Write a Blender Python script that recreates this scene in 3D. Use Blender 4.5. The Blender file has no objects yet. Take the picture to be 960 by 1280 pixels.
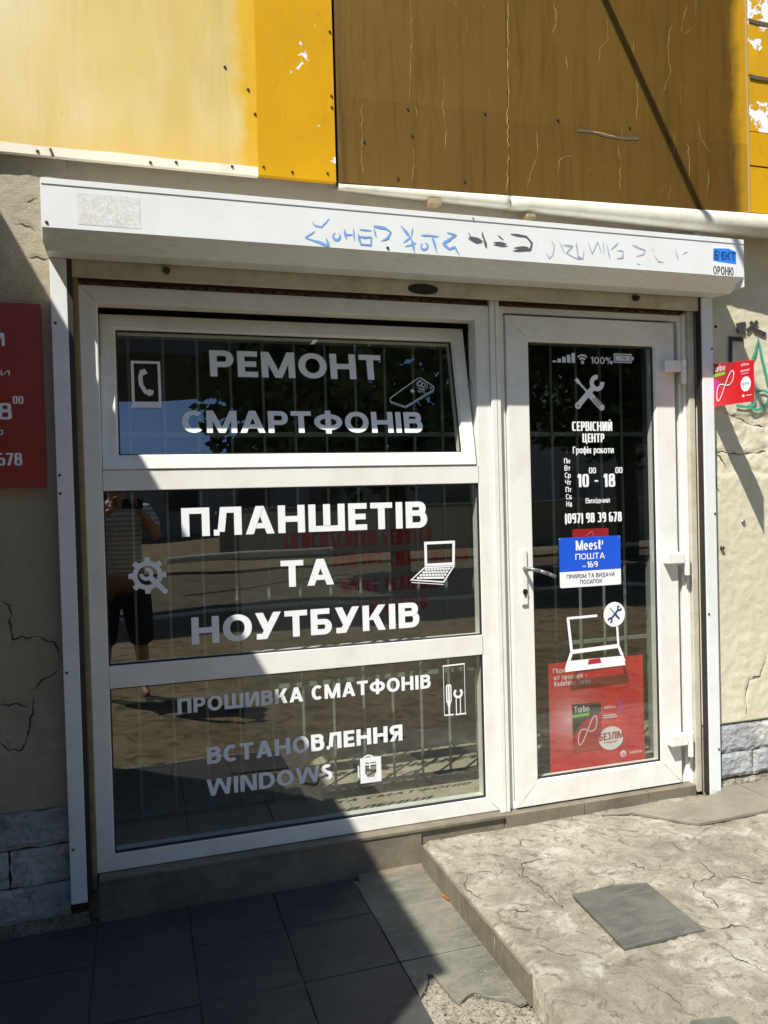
import bpy, bmesh, math, random
from mathutils import Vector, Matrix, noise
random.seed(7)
S = bpy.context.scene
COL = S.collection
R = math.radians

# ---------------------------------------------------------------- camera
cam_data = bpy.data.cameras.new('camera')
cam = bpy.data.objects.new('camera', cam_data)
COL.objects.link(cam)
S.camera = cam
CAM = Vector((-1.4596, -2.9389, 1.3097))
yaw, pitch, roll = R(17.35), R(-1.06), R(-1.50)
fw = Vector((math.sin(yaw)*math.cos(pitch), math.cos(yaw)*math.cos(pitch), math.sin(pitch)))
rt = Vector((math.cos(yaw), -math.sin(yaw), 0))
up = rt.cross(fw)
rt2 = math.cos(roll)*rt + math.sin(roll)*up
up2 = -math.sin(roll)*rt + math.cos(roll)*up
cam.matrix_world = Matrix(((rt2.x, up2.x, -fw.x, CAM.x), (rt2.y, up2.y, -fw.y, CAM.y), (rt2.z, up2.z, -fw.z, CAM.z), (0, 0, 0, 1)))
cam_data.sensor_fit = 'VERTICAL'
cam_data.sensor_height = 36.0
cam_data.lens = 36.0*981.1/1280.0
cam_data.clip_start = 0.01
cam_data.clip_end = 2000

# ---------------------------------------------------------------- light
SUN = Vector((-1.08, -1.0, 2.08)).normalized()
elev = math.asin(SUN.z)
world = bpy.data.worlds.new("World")
S.world = world
world.use_nodes = True
wn = world.node_tree
bg = wn.nodes['Background']
sky = wn.nodes.new('ShaderNodeTexSky')
sky.sky_type = 'NISHITA'
sky.sun_disc = False
sky.sun_elevation = elev
sky.sun_rotation = math.atan2(SUN.x, SUN.y)
sky.air_density = 1.0
sky.dust_density = 0.2
sky.ozone_density = 5.0
wn.links.new(sky.outputs[0], bg.inputs[0])
bg.inputs[1].default_value = 0.125
sl = bpy.data.lights.new('sun', 'SUN')
sun = bpy.data.objects.new('sun', sl)
COL.objects.link(sun)
sl.energy = 5.0
sl.angle = R(0.5)
sl.color = (1.0, 0.96, 0.875)
sun.rotation_mode = 'QUATERNION'
sun.rotation_quaternion = SUN.to_track_quat('Z', 'Y')
sun.location = (-6, -8, 12)
S.view_settings.view_transform = 'Standard'
S.view_settings.look = 'None'
S.view_settings.exposure = 0.68
S.view_settings.gamma = 1.0

# ---------------------------------------------------------------- materials
def mat(name, col, rough=0.6, metal=0.0, spec=0.5):
    m = bpy.data.materials.new(name)
    m.use_nodes = True
    b = m.node_tree.nodes['Principled BSDF']
    b.inputs['Base Color'].default_value = (*col, 1)
    b.inputs['Roughness'].default_value = rough
    b.inputs['Metallic'].default_value = metal
    b.inputs['Specular IOR Level'].default_value = spec
    return m

class NT:
    """small helper for node materials"""
    def __init__(s, m):
        s.m = m; s.t = m.node_tree; s.b = s.t.nodes['Principled BSDF']
        s.tc = s.t.nodes.new('ShaderNodeTexCoord')
        s.geo = s.t.nodes.new('ShaderNodeNewGeometry')
    def noise(s, scale, detail=4, rough=0.6, dist=0.0, vec=None, stretch=None):
        n = s.t.nodes.new('ShaderNodeTexNoise')
        n.inputs['Scale'].default_value = scale
        n.inputs['Detail'].default_value = detail
        n.inputs['Roughness'].default_value = rough
        n.inputs['Distortion'].default_value = dist
        v = vec or s.geo.outputs['Position']
        if stretch:
            mp = s.t.nodes.new('ShaderNodeMapping')
            mp.inputs['Scale'].default_value = stretch
            s.t.links.new(v, mp.inputs['Vector']); v = mp.outputs[0]
        s.t.links.new(v, n.inputs['Vector'])
        return n.outputs['Fac']
    def ramp(s, fac, stops):
        n = s.t.nodes.new('ShaderNodeValToRGB')
        e = n.color_ramp.elements
        while len(e) < len(stops): e.new(0.5)
        for i, (p, c) in enumerate(stops):
            e[i].position = p
            e[i].color = (*c, 1) if isinstance(c, tuple) else (c, c, c, 1)
        s.t.links.new(fac, n.inputs[0])
        return n.outputs['Color']
    def mix(s, fac, a, b, mode='MIX'):
        n = s.t.nodes.new('ShaderNodeMix'); n.data_type = 'RGBA'; n.blend_type = mode
        for sock, v in ((0, fac), (6, a), (7, b)):
            if isinstance(v, (int, float)): n.inputs[sock].default_value = v
            elif isinstance(v, tuple): n.inputs[sock].default_value = (*v, 1)
            else: s.t.links.new(v, n.inputs[sock])
        return n.outputs[2]
    def color(s, c): s.t.links.new(c, s.b.inputs['Base Color'])
    def rough(s, c): s.t.links.new(c, s.b.inputs['Roughness'])
    def bump(s, h, strength=0.3, dist=0.01):
        n = s.t.nodes.new('ShaderNodeBump')
        n.inputs['Strength'].default_value = strength
        n.inputs['Distance'].default_value = dist
        s.t.links.new(h, n.inputs['Height'])
        s.t.links.new(n.outputs[0], s.b.inputs['Normal'])
    def add(s, a, b, op='ADD', k=None):
        n = s.t.nodes.new('ShaderNodeMath'); n.operation = op
        for i, v in enumerate((a, b)):
            if isinstance(v, (int, float)): n.inputs[i].default_value = v
            else: s.t.links.new(v, n.inputs[i])
        return n.outputs[0]

M = {}
def grimy(name, col, dirt, amount=0.45, rough=0.4, bump=0.02, scale=6):
    m = mat(name, col, rough); n = NT(m)
    f = n.noise(scale, 6, 0.7)
    g = n.noise(scale*9, 4, 0.7)
    d = n.ramp(f, [(0.45, 0.0), (0.78, amount)])
    sp = n.ramp(g, [(0.66, 0.0), (0.74, amount*0.8)])
    c = n.mix(d, col, dirt)
    c = n.mix(sp, c, tuple(x*0.75 for x in dirt))
    run = n.noise(26, 6, 0.72, 0.2, stretch=(1.5, 1.5, 0.10))
    c = n.mix(n.ramp(run, [(0.55, 0.0), (0.78, amount*0.35)]), c, dirt)
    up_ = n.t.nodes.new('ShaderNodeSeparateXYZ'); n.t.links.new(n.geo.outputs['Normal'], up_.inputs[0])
    under = n.add(n.add(up_.outputs[2], -1.0, 'MULTIPLY'), n.ramp(n.noise(40, 6, 0.8, stretch=(0.5, 3, 1)), [(0.50, 0.0), (0.68, 0.40)]), 'MULTIPLY')  # underside dirt, strengthened to paint in shade below the housing
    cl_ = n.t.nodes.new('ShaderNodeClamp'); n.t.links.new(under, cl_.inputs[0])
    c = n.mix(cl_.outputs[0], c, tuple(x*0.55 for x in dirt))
    n.color(c)
    n.rough(n.ramp(f, [(0.3, rough*0.8), (0.7, min(1, rough*1.5))]))
    n.bump(n.noise(scale*20, 3, 0.6), bump*8, 0.001)
    M[name] = m
grimy('pvc', (0.76, 0.75, 0.70), (0.50, 0.43, 0.30), 0.4, 0.32)
grimy('pvc_dirty_shade', (0.52, 0.49, 0.40), (0.28, 0.22, 0.13), 0.75, 0.5, scale=9)  # dirty plastic, also darkened and yellowed to stand in for shade
grimy('shutter_white', (0.73, 0.75, 0.74), (0.46, 0.41, 0.28), 0.25, 0.32, scale=4)
grimy('rail_white', (0.72, 0.74, 0.74), (0.45, 0.42, 0.36), 0.3, 0.35, scale=8)
grimy('foam', (0.32, 0.24, 0.12), (0.14, 0.10, 0.06), 0.9, 0.95, scale=14)
grimy('trim_cream', (0.66, 0.63, 0.52), (0.34, 0.28, 0.18), 0.55, 0.5, scale=5)
M['vinyl'] = mat('vinyl', (0.80, 0.81, 0.82), 0.35)
M['vinyl_grey'] = mat('vinyl_grey', (0.62, 0.64, 0.66), 0.4)
M['blue'] = mat('blue_print', (0.012, 0.09, 0.60), 0.35)
M['navy'] = mat('navy_print', (0.02, 0.04, 0.16), 0.4)
M['sticker_blue'] = mat('sticker_blue', (0.03, 0.22, 0.72), 0.4)
M['red_print'] = mat('red_print', (0.60, 0.012, 0.02), 0.4)
M['darkred'] = mat('dark_red_print', (0.42, 0.02, 0.025), 0.5)
M['black'] = mat('black', (0.012, 0.012, 0.013), 0.5)
M['charcoal'] = mat('charcoal_print', (0.04, 0.035, 0.04), 0.5)
M['green_print'] = mat('green_print', (0.20, 0.55, 0.06), 0.5)
M['pink'] = mat('pink_print', (0.85, 0.30, 0.36), 0.5)
M['magenta'] = mat('magenta_print', (0.45, 0.02, 0.22), 0.5)
M['paper'] = mat('white_print', (0.80, 0.80, 0.80), 0.5)
M['rubber'] = mat('rubber', (0.015, 0.015, 0.016), 0.6)
M['metal'] = mat('brushed_metal', (0.26, 0.25, 0.23), 0.45, 0.6)
M['dark_metal'] = mat('dark_metal', (0.05, 0.045, 0.04), 0.5, 0.6)
M['ink_blue'] = mat('ink_blue', (0.17, 0.33, 0.68), 0.6)
M['crack'] = mat('crack_dirt', (0.055, 0.045, 0.032), 0.95, spec=0.1)
M['gap_rust'] = mat('gap_rust', (0.07, 0.022, 0.015), 0.9)
M['ink_black'] = mat('ink_black', (0.09, 0.09, 0.10), 0.6)
M['ink_grey'] = mat('ink_grey', (0.38, 0.39, 0.50), 0.6)
M['spray_black'] = mat('spray_black', (0.035, 0.032, 0.03), 0.8)
M['spray_green'] = mat('spray_green', (0.05, 0.33, 0.21), 0.7)
M['grille'] = mat('grille_paint', (0.19, 0.225, 0.20), 0.45)
M['interior'] = mat('interior_paint', (0.10, 0.095, 0.09), 0.8)
M['interior_dark'] = mat('interior_dark', (0.035, 0.035, 0.033), 0.8)
M['counter'] = mat('counter_laminate', (0.30, 0.30, 0.28), 0.6)
M['skin'] = mat('skin', (0.42, 0.24, 0.16), 0.55)
M['hair'] = mat('hair', (0.03, 0.02, 0.015), 0.6)
M['cloth_dark'] = mat('dark_cloth', (0.015, 0.015, 0.02), 0.85)
M['leaf_orange'] = mat('dry_leaf', (0.62, 0.20, 0.05), 0.7)

# striped shirt
m = mat('striped_shirt', (0.55, 0.57, 0.6), 0.85); n = NT(m)
w = n.t.nodes.new('ShaderNodeTexWave'); w.bands_direction = 'Z'; w.inputs['Scale'].default_value = 9
n.t.links.new(n.geo.outputs['Position'], w.inputs['Vector'])
n.color(n.ramp(w.outputs['Fac'], [(0.35, (0.34, 0.36, 0.38)), (0.5, (0.66, 0.68, 0.70))])); M['shirt'] = m

# plaster
def plaster(name, base, dark, light, rb=0.75):
    m = mat(name, base, 0.92, spec=0.2); n = NT(m)
    a = n.noise(1.6, 5, 0.6); b = n.noise(7, 8, 0.78, 0.6); c = n.noise(75, 6, 0.8)
    col = n.mix(n.ramp(a, [(0.35, 0.0), (0.65, 1.0)]), base, light)
    col = n.mix(n.ramp(b, [(0.50, 0.0), (0.72, 0.55)]), col, dark)
    col = n.mix(n.ramp(c, [(0.60, 0.0), (0.72, 0.5)]), col, tuple(x*0.6 for x in dark))
    n.color(col)
    n.bump(n.add(n.add(n.noise(28, 6, 0.7), n.noise(110, 8, 0.85)), n.add(n.noise(260, 4, 0.8), 0.6, 'MULTIPLY')), rb, 0.007)
    M[name] = m
plaster('plaster', (0.46, 0.40, 0.285), (0.30, 0.26, 0.18), (0.53, 0.47, 0.36), 1.0)
plaster('plaster_pale', (0.61, 0.55, 0.40), (0.47, 0.41, 0.28), (0.66, 0.61, 0.47), 0.45)
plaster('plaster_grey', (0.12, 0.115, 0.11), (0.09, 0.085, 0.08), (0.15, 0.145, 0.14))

# concrete landing
def concrete(name, base, dark, light, big=2.2, bump=0.6):
    m = mat(name, base, 0.9, spec=0.25); n = NT(m)
    a = n.noise(big, 6, 0.62, 0.5); b = n.noise(big*5, 7, 0.7, 0.8); c = n.noise(90, 6, 0.75); e = n.noise(big*14, 5, 0.7, 1.2)
    col = n.mix(n.ramp(a, [(0.32, 0.0), (0.62, 1.0)]), base, light)
    col = n.mix(n.ramp(b, [(0.48, 0.0), (0.66, 0.8)]), col, dark)
    col = n.mix(n.ramp(e, [(0.52, 0.0), (0.62, 0.8)]), col, tuple(x*0.62 for x in dark))
    col = n.mix(n.ramp(e, [(0.30, 0.7), (0.44, 0.0)]), col, tuple(min(1, x*1.35) for x in light))
    col = n.mix(n.ramp(c, [(0.54, 0.0), (0.64, 0.7)]), col, tuple(x*0.40 for x in dark))
    n.color(col)
    n.bump(n.add(n.add(n.noise(26, 9, 0.75), n.add(n.noise(140, 5, 0.75), 0.35, 'MULTIPLY')), n.add(e, 0.5, 'MULTIPLY')), bump, 0.010)
    M[name] = m
concrete('concrete', (0.25, 0.22, 0.165), (0.155, 0.135, 0.10), (0.36, 0.33, 0.265))
m = mat('landing_concrete', (0.3, 0.28, 0.22), 0.9, spec=0.25); n = NT(m)
a = n.noise(1.9, 6, 0.62, 0.4); b = n.noise(6, 7, 0.68, 0.8); e = n.noise(17, 6, 0.7, 1.5); c = n.noise(120, 5, 0.75); st = n.noise(9, 7, 0.75, 0.9, stretch=(0.8, 2.4, 1))
col = n.mix(n.ramp(a, [(0.36, 0.0), (0.60, 1.0)]), (0.275, 0.25, 0.19), (0.355, 0.325, 0.25))
col = n.mix(n.ramp(b, [(0.50, 0.0), (0.60, 0.65)]), col, (0.195, 0.175, 0.13))
col = n.mix(n.ramp(b, [(0.37, 0.85), (0.47, 0.0)]), col, (0.47, 0.44, 0.365))
col = n.mix(n.ramp(st, [(0.55, 0.0), (0.64, 0.55)]), col, (0.17, 0.15, 0.115))
col = n.mix(n.ramp(e, [(0.55, 0.0), (0.63, 0.7)]), col, (0.12, 0.10, 0.07))
col = n.mix(n.ramp(c, [(0.56, 0.0), (0.66, 0.7)]), col, (0.09, 0.078, 0.055))
n.color(col)
n.bump(n.add(n.add(n.noise(34, 9, 0.75), n.add(n.noise(190, 5, 0.8), 0.45, 'MULTIPLY')), n.add(e, 0.9, 'MULTIPLY')), 0.85, 0.009)
M['landing'] = m
concrete('concrete_rough', (0.29, 0.26, 0.19), (0.16, 0.13, 0.08), (0.36, 0.33, 0.26), 5, 0.9)
concrete('street', (0.20, 0.16, 0.085), (0.12, 0.095, 0.05), (0.25, 0.205, 0.12), 0.5, 0.5)
concrete('asphalt', (0.13, 0.112, 0.072), (0.085, 0.07, 0.045), (0.16, 0.135, 0.09), 0.5, 0.4)  # road colour darkened to stand in for tree shade

# porcelain tiles
def tilemat(name, base, dusty, amt):
    m = mat(name, base, 0.5); n = NT(m)
    a = n.noise(5, 6, 0.65); b = n.noise(45, 4, 0.7); c = n.noise(300, 3, 0.6); st = n.noise(7, 6, 0.7, 0.6, stretch=(1, 4.5, 1))
    col = n.mix(n.ramp(a, [(0.40, 0.0), (0.68, amt)]), base, dusty)
    col = n.mix(n.ramp(st, [(0.50, 0.0), (0.62, amt*0.8)]), col, dusty)
    col = n.mix(n.ramp(b, [(0.52, 0.0), (0.75, 0.35)]), col, tuple(x*0.7 for x in base))
    col = n.mix(n.ramp(c, [(0.5, 0.0), (0.7, 0.25)]), col, tuple(x*1.5 for x in base))
    n.color(col)
    n.bump(n.add(n.noise(30, 4, 0.6), n.add(c, 0.3, 'MULTIPLY')), 0.12, 0.002)
    M[name] = m
tilemat('tile_shade', (0.036, 0.037, 0.036), (0.085, 0.080, 0.068), 0.55)  # tiles in the porch shadow, their shade deepened in the colour
tilemat('tile_sunlit', (0.095, 0.098, 0.078), (0.20, 0.188, 0.145), 1.0)  # same floor tiles in the sunlit column, painted lighter
tilemat('tile_loose', (0.066, 0.067, 0.058), (0.15, 0.145, 0.12), 0.8)
tilemat('tile_brown', (0.125, 0.106, 0.076), (0.215, 0.185, 0.135), 0.8)
tilemat('tile_slab', (0.175, 0.155, 0.115), (0.25, 0.225, 0.17), 0.8)
tilemat('tile_interior', (0.34, 0.30, 0.22), (0.4, 0.36, 0.28), 0.4)

# painted stone
m = mat('painted_stone', (0.42, 0.43, 0.42), 0.85); n = NT(m)
a = n.noise(14, 7, 0.7, 0.7); b = n.noise(5, 4, 0.6)
col = n.ramp(b, [(0.35, (0.33, 0.36, 0.39)), (0.65, (0.60, 0.59, 0.55))])
col = n.mix(n.ramp(a, [(0.52, 0.0), (0.64, 0.75)]), col, (0.20, 0.17, 0.13))
n.color(col); n.bump(n.add(n.noise(22, 8, 0.8, 1.0), n.noise(90, 8, 0.8)), 0.9, 0.010); M['stone'] = m

# weathered fascia sheet: pale washed yellow with saturated borders
m = mat('yellow_faded', (0.72, 0.52, 0.18), 0.42); n = NT(m)
sx = n.t.nodes.new('ShaderNodeSeparateXYZ'); n.t.links.new(n.geo.outputs['Position'], sx.inputs[0])
a = n.noise(1.3, 3, 0.5, stretch=(1.5, 1, 0.8)); b = n.noise(3, 5, 0.6, stretch=(3.0, 1, 0.6))
col = n.ramp(a, [(0.35, (0.60, 0.42, 0.11)), (0.5, (0.66, 0.50, 0.17)), (0.68, (0.70, 0.58, 0.30))])
col = n.mix(n.ramp(b, [(0.45, 0.0), (0.70, 0.35)]), col, (0.74, 0.62, 0.40))
edge = n.add(n.add(sx.outputs[0], n.add(n.noise(9, 3, 0.5), 0.10, 'MULTIPLY')), 1.035, 'ADD')
col = n.mix(n.ramp(n.add(edge, 12.0, 'MULTIPLY'), [(0.0, 0.0), (0.55, 1.0)]), col, (0.66, 0.38, 0.012))
zed = n.add(n.add(2.70, sx.outputs[2], 'SUBTRACT'), n.add(n.noise(4, 3, 0.5), 0.10, 'MULTIPLY'))
col = n.mix(n.ramp(n.add(zed, 3.2, 'MULTIPLY'), [(0.35, 0.0), (0.85, 0.55)]), col, (0.66, 0.40, 0.05))
low = n.add(n.add(2.522, n.add(n.noise(7, 4, 0.6), 0.016, 'MULTIPLY'), 'ADD'), sx.outputs[2], 'SUBTRACT')
col = n.mix(n.ramp(n.add(low, 400.0, 'MULTIPLY'), [(0.3, 0.0), (0.9, 0.9)]), col, (0.80, 0.74, 0.62))
run = n.noise(12, 5, 0.7, 0.2, stretch=(1.3, 1, 0.12)); col = n.mix(n.ramp(run, [(0.52, 0.0), (0.74, 0.30)]), col, (0.40, 0.26, 0.08))
spk = n.noise(55, 4, 0.7); col = n.mix(n.ramp(spk, [(0.68, 0.0), (0.74, 0.5)]), col, (0.30, 0.20, 0.08))
n.color(col); n.bump(n.noise(2.5, 2, 0.5), 0.15, 0.02); M['yellow_faded'] = m

def peel(name, base, base2, dirt, thr, sc=7, white=(0.78, 0.79, 0.80)):
    m = mat(name, base, 0.5, spec=0.15); n = NT(m)
    a = n.noise(4, 5, 0.6); p = n.noise(sc, 8, 0.62, 0.4); q = n.noise(sc*4, 6, 0.7)
    col = n.mix(n.ramp(a, [(0.35, 0.0), (0.68, 1.0)]), base, base2)
    col = n.mix(n.ramp(n.noise(22, 5, 0.7), [(0.6, 0.0), (0.75, 0.6)]), col, dirt)
    f = n.ramp(n.add(p, n.add(q, 0.12, 'MULTIPLY')), [(thr, 0.0), (thr+0.012, 1.0)])
    col = n.mix(f, col, white)
    n.color(col); n.bump(n.add(f, -1.0, 'MULTIPLY'), 0.5, 0.002); M[name] = m
peel('yellow_paint', (0.60, 0.315, 0.004), (0.54, 0.285, 0.006), (0.40, 0.19, 0.01), 0.705, 9)
peel('yellow_peel', (0.62, 0.34, 0.008), (0.50, 0.27, 0.01), (0.30, 0.14, 0.02), 0.60, 5)

# brown sheet with fine vertical crazing
m = mat('brown_sheet', (0.20, 0.125, 0.03), 0.6, spec=0.05); n = NT(m)
sx = n.t.nodes.new('ShaderNodeSeparateXYZ'); n.t.links.new(n.geo.outputs['Position'], sx.inputs[0])
a = n.noise(1.5, 4, 0.55, stretch=(1.2, 1, 1)); b = n.noise(12, 6, 0.7, stretch=(1, 1, 0.35))
col = n.ramp(a, [(0.3, (0.125, 0.072, 0.010)), (0.7, (0.092, 0.050, 0.007))])
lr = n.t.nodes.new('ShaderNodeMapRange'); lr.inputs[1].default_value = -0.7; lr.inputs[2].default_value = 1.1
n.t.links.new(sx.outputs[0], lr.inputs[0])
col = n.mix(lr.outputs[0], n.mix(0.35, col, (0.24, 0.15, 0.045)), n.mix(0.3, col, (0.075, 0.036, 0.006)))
col = n.mix(n.ramp(b, [(0.5, 0.0), (0.72, 0.35)]), col, (0.12, 0.065, 0.02))
ed = n.add(n.add(sx.outputs[0], n.add(n.noise(6, 4, 0.6), 0.08, 'MULTIPLY')), 1.06, 'SUBTRACT')
col = n.mix(n.ramp(n.add(ed, 9.0, 'MULTIPLY'), [(0.0, 0.0), (0.5, 0.85)]), col, (0.5, 0.27, 0.015))
run = n.noise(16, 5, 0.7, 0.3, stretch=(1.6, 1, 0.10)); col = n.mix(n.ramp(run, [(0.50, 0.0), (0.68, 0.45)]), col, (0.05, 0.026, 0.010))
run2 = n.noise(30, 6, 0.75, 0.3, stretch=(1.8, 1, 0.16)); col = n.mix(n.ramp(run2, [(0.62, 0.0), (0.70, 0.30)]), col, (0.34, 0.24, 0.10))
n.color(col); n.bump(n.add(n.noise(3, 3, 0.5), n.add(run, 0.2, 'MULTIPLY')), 0.3, 0.02); M['brown'] = m
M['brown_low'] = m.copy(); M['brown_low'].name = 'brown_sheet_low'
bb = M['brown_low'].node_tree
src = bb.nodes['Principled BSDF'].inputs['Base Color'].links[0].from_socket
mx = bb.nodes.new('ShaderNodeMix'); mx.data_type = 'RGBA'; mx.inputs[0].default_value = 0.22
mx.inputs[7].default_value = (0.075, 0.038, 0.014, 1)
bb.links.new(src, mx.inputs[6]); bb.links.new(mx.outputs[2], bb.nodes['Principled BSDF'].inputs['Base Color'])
M['crack_pale'] = mat('crack_pale', (0.38, 0.27, 0.10), 0.6)
M['grime'] = mat('grime', (0.10, 0.07, 0.04), 0.9)
M['residue'] = mat('residue', (0.6, 0.6, 0.58), 0.7); n = NT(M['residue'])
n.color(n.ramp(n.noise(130, 4, 0.9), [(0.42, (0.70, 0.71, 0.70)), (0.62, (0.50, 0.49, 0.45))]))
# red board
m = mat('red_board', (0.27, 0.022, 0.012), 0.4); n = NT(m)
n.color(n.ramp(n.noise(3, 4, 0.5), [(0.3, (0.30, 0.026, 0.014)), (0.7, (0.24, 0.018, 0.010))])); M['red_board'] = m
# poster print: red with a pale printed burst
m = mat('poster_print', (0.5, 0.01, 0.015), 0.35); n = NT(m)
vs = n.t.nodes.new('ShaderNodeVectorMath'); vs.operation = 'DISTANCE'; vs.inputs[1].default_value = (0.295, 0.06, 0.325)
n.t.links.new(n.geo.outputs['Position'], vs.inputs[0])
g = n.ramp(vs.outputs['Value'], [(0.0, 1.0), (0.035, 0.55), (0.11, 0.12), (0.19, 0.0)])
vs2 = n.t.nodes.new('ShaderNodeVectorMath'); vs2.operation = 'DISTANCE'; vs2.inputs[1].default_value = (0.50, 0.06, 0.27)
n.t.links.new(n.geo.outputs['Position'], vs2.inputs[0])
g2 = n.ramp(vs2.outputs['Value'], [(0.06, 0.75), (0.10, 0.2), (0.16, 0.0)])
col = n.mix(n.ramp(n.noise(7, 3, 0.5, stretch=(1, 1, 4)), [(0.4, 0.0), (0.7, 1.0)]), (0.62, 0.010, 0.018), (0.46, 0.008, 0.014))
col = n.mix(g2, col, (0.75, 0.05, 0.05)); col = n.mix(g, col, (0.85, 0.45, 0.50)); n.color(col); n.b.inputs['Roughness'].default_value = 0.6; M['poster'] = m

# glass: fresnel mirror over tinted transparency
def glass(name, tint, gain):
    m = bpy.data.materials.new(name); m.use_nodes = True; t = m.node_tree; t.nodes.clear()
    out = t.nodes.new('ShaderNodeOutputMaterial'); mixs = t.nodes.new('ShaderNodeMixShader')
    tr = t.nodes.new('ShaderNodeBsdfTransparent'); tr.inputs[0].default_value = (*tint, 1)
    gl = t.nodes.new('ShaderNodeBsdfGlossy'); gl.inputs['Roughness'].default_value = 0.0; gl.inputs['Color'].default_value = (1, 1, 1, 1)
    lw = t.nodes.new('ShaderNodeLayerWeight')
    pw = t.nodes.new('ShaderNodeMath'); pw.operation = 'POWER'; pw.inputs[1].default_value = 5.0
    t.links.new(lw.outputs['Facing'], pw.inputs[0])
    mu = t.nodes.new('ShaderNodeMath'); mu.operation = 'MULTIPLY_ADD'; mu.inputs[1].default_value = 1-gain; mu.inputs[2].default_value = gain; mu.use_clamp = True
    tc = t.nodes.new('ShaderNodeTexCoord'); nz = t.nodes.new('ShaderNodeTexNoise'); nz.inputs['Scale'].default_value = 1.7; nz.inputs['Detail'].default_value = 1
    bp = t.nodes.new('ShaderNodeBump'); bp.inputs['Strength'].default_value = 0.5; bp.inputs['Distance'].default_value = 0.004
    t.links.new(tc.outputs['Object'], nz.inputs['Vector']); t.links.new(nz.outputs['Fac'], bp.inputs['Height'])
    t.links.new(bp.outputs[0], gl.inputs['Normal'])
    t.links.new(pw.outputs[0], mu.inputs[0]); t.links.new(mu.outputs[0], mixs.inputs[0])
    t.links.new(tr.outputs[0], mixs.inputs[1]); t.links.new(gl.outputs[0], mixs.inputs[2]); t.links.new(mixs.outputs[0], out.inputs[0])
    M[name] = m
glass('glass', (0.80, 0.84, 0.81), 0.15)

# foliage / bark
m = mat('foliage', (0.05, 0.09, 0.025), 0.6); n = NT(m)
n.color(n.ramp(n.noise(1.3, 3, 0.6), [(0.3, (0.035, 0.07, 0.018)), (0.7, (0.09, 0.13, 0.03))])); M['foliage'] = m
M['bark'] = mat('bark', (0.09, 0.07, 0.05), 0.9)
M['wall_far'] = mat('far_render', (0.28, 0.26, 0.22), 0.9)
M['roof_far'] = mat('far_roof', (0.30, 0.30, 0.31), 0.6)
M['window_far'] = mat('far_window', (0.03, 0.035, 0.04), 0.15)
M['pole_pale'] = mat('pale_pole', (0.55, 0.53, 0.47), 0.6)

# ---------------------------------------------------------------- builders
def link(name, me, m, parent=None, loc=None):
    o = bpy.data.objects.new(name, me); COL.objects.link(o)
    if m is not None and not me.materials: me.materials.append(M[m] if isinstance(m, str) else m)
    if parent is not None: o.parent = parent
    if loc is not None: o.location = loc
    return o
def tag(o, label=None, cat=None, group=None, kind=None):
    if label: o['label'] = label
    if cat: o['category'] = cat
    if group: o['group'] = group
    if kind: o['kind'] = kind
    return o
def empty(name, loc, label=None, cat=None, group=None, kind=None):
    o = bpy.data.objects.new(name, None); COL.objects.link(o)
    o.location = loc; o.empty_display_size = 0.1
    o['_base'] = list(loc); del o['_base']
    return tag(o, label, cat, group, kind)
def rel(bm, parent):
    """move a mesh built in world coordinates into its parent's frame"""
    p = parent
    off = Vector((0, 0, 0))
    while p is not None:
        off += p.location; p = p.parent
    if off.length: bmesh.ops.translate(bm, verts=bm.verts, vec=-off)
def done(bm, name, m, parent=None, smooth=False, local=False):
    bmesh.ops.recalc_face_normals(bm, faces=bm.faces)
    if parent is not None and not local: rel(bm, parent)
    me = bpy.data.meshes.new(name); bm.to_mesh(me); bm.free()
    if smooth:
        for p in me.polygons: p.use_smooth = True
    return link(name, me, m, parent)
def add_box(bm, x0, x1, y0, y1, z0, z1, bev=0.0):
    vs = [bm.verts.new((x, y, z)) for x in (x0, x1) for y in (y0, y1) for z in (z0, z1)]
    fs = [bm.faces.new([vs[i] for i in q]) for q in ((0, 1, 3, 2), (4, 6, 7, 5), (0, 4, 5, 1), (2, 3, 7, 6), (0, 2, 6, 4), (1, 5, 7, 3))]
    if bev:
        es = list({e for f in fs for e in f.edges})
        bmesh.ops.bevel(bm, geom=es, offset=bev, segments=2, profile=0.5, affect='EDGES')
def box(name, x0, x1, y0, y1, z0, z1, m, parent=None, bev=0.0015):
    bm = bmesh.new(); add_box(bm, x0, x1, y0, y1, z0, z1, bev)
    return done(bm, name, m, parent)
def add_prism(bm, prof, x0, x1, axis='x'):
    """profile [(a, b)] extruded; axis x: (y, z), axis y: (x, z), axis z: (x, y)"""
    def P(a, b, t):
        return (t, a, b) if axis == 'x' else ((a, t, b) if axis == 'y' else (a, b, t))
    A = [bm.verts.new(P(a, b, x0)) for a, b in prof]
    B = [bm.verts.new(P(a, b, x1)) for a, b in prof]
    n = len(prof)
    for i in range(n): bm.faces.new((A[i], A[(i+1) % n], B[(i+1) % n], B[i]))
    bm.faces.new(A[::-1]); bm.faces.new(B)
def prism(name, prof, x0, x1, m, parent=None, axis='x', bev=0.0):
    bm = bmesh.new(); add_prism(bm, prof, x0, x1, axis)
    if bev: bmesh.ops.bevel(bm, geom=bm.edges[:], offset=bev, segments=2, profile=0.5, affect='EDGES')
    return done(bm, name, m, parent)
def ring_loft(name, x0, x1, z0, z1, prof, m, parent=None):
    """mitred rectangular frame: prof = [(inset, y)...], closed around its section"""
    bm = bmesh.new(); loops = []
    for ins, y in prof:
        loops.append([bm.verts.new(p) for p in ((x0+ins, y, z0+ins), (x1-ins, y, z0+ins), (x1-ins, y, z1-ins), (x0+ins, y, z1-ins))])
    n = len(loops)
    for i in range(n):
        a, b = loops[i], loops[(i+1) % n]
        for k in range(4): bm.faces.new((a[k], a[(k+1) % 4], b[(k+1) % 4], b[k]))
    return done(bm, name, m, parent)
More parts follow.
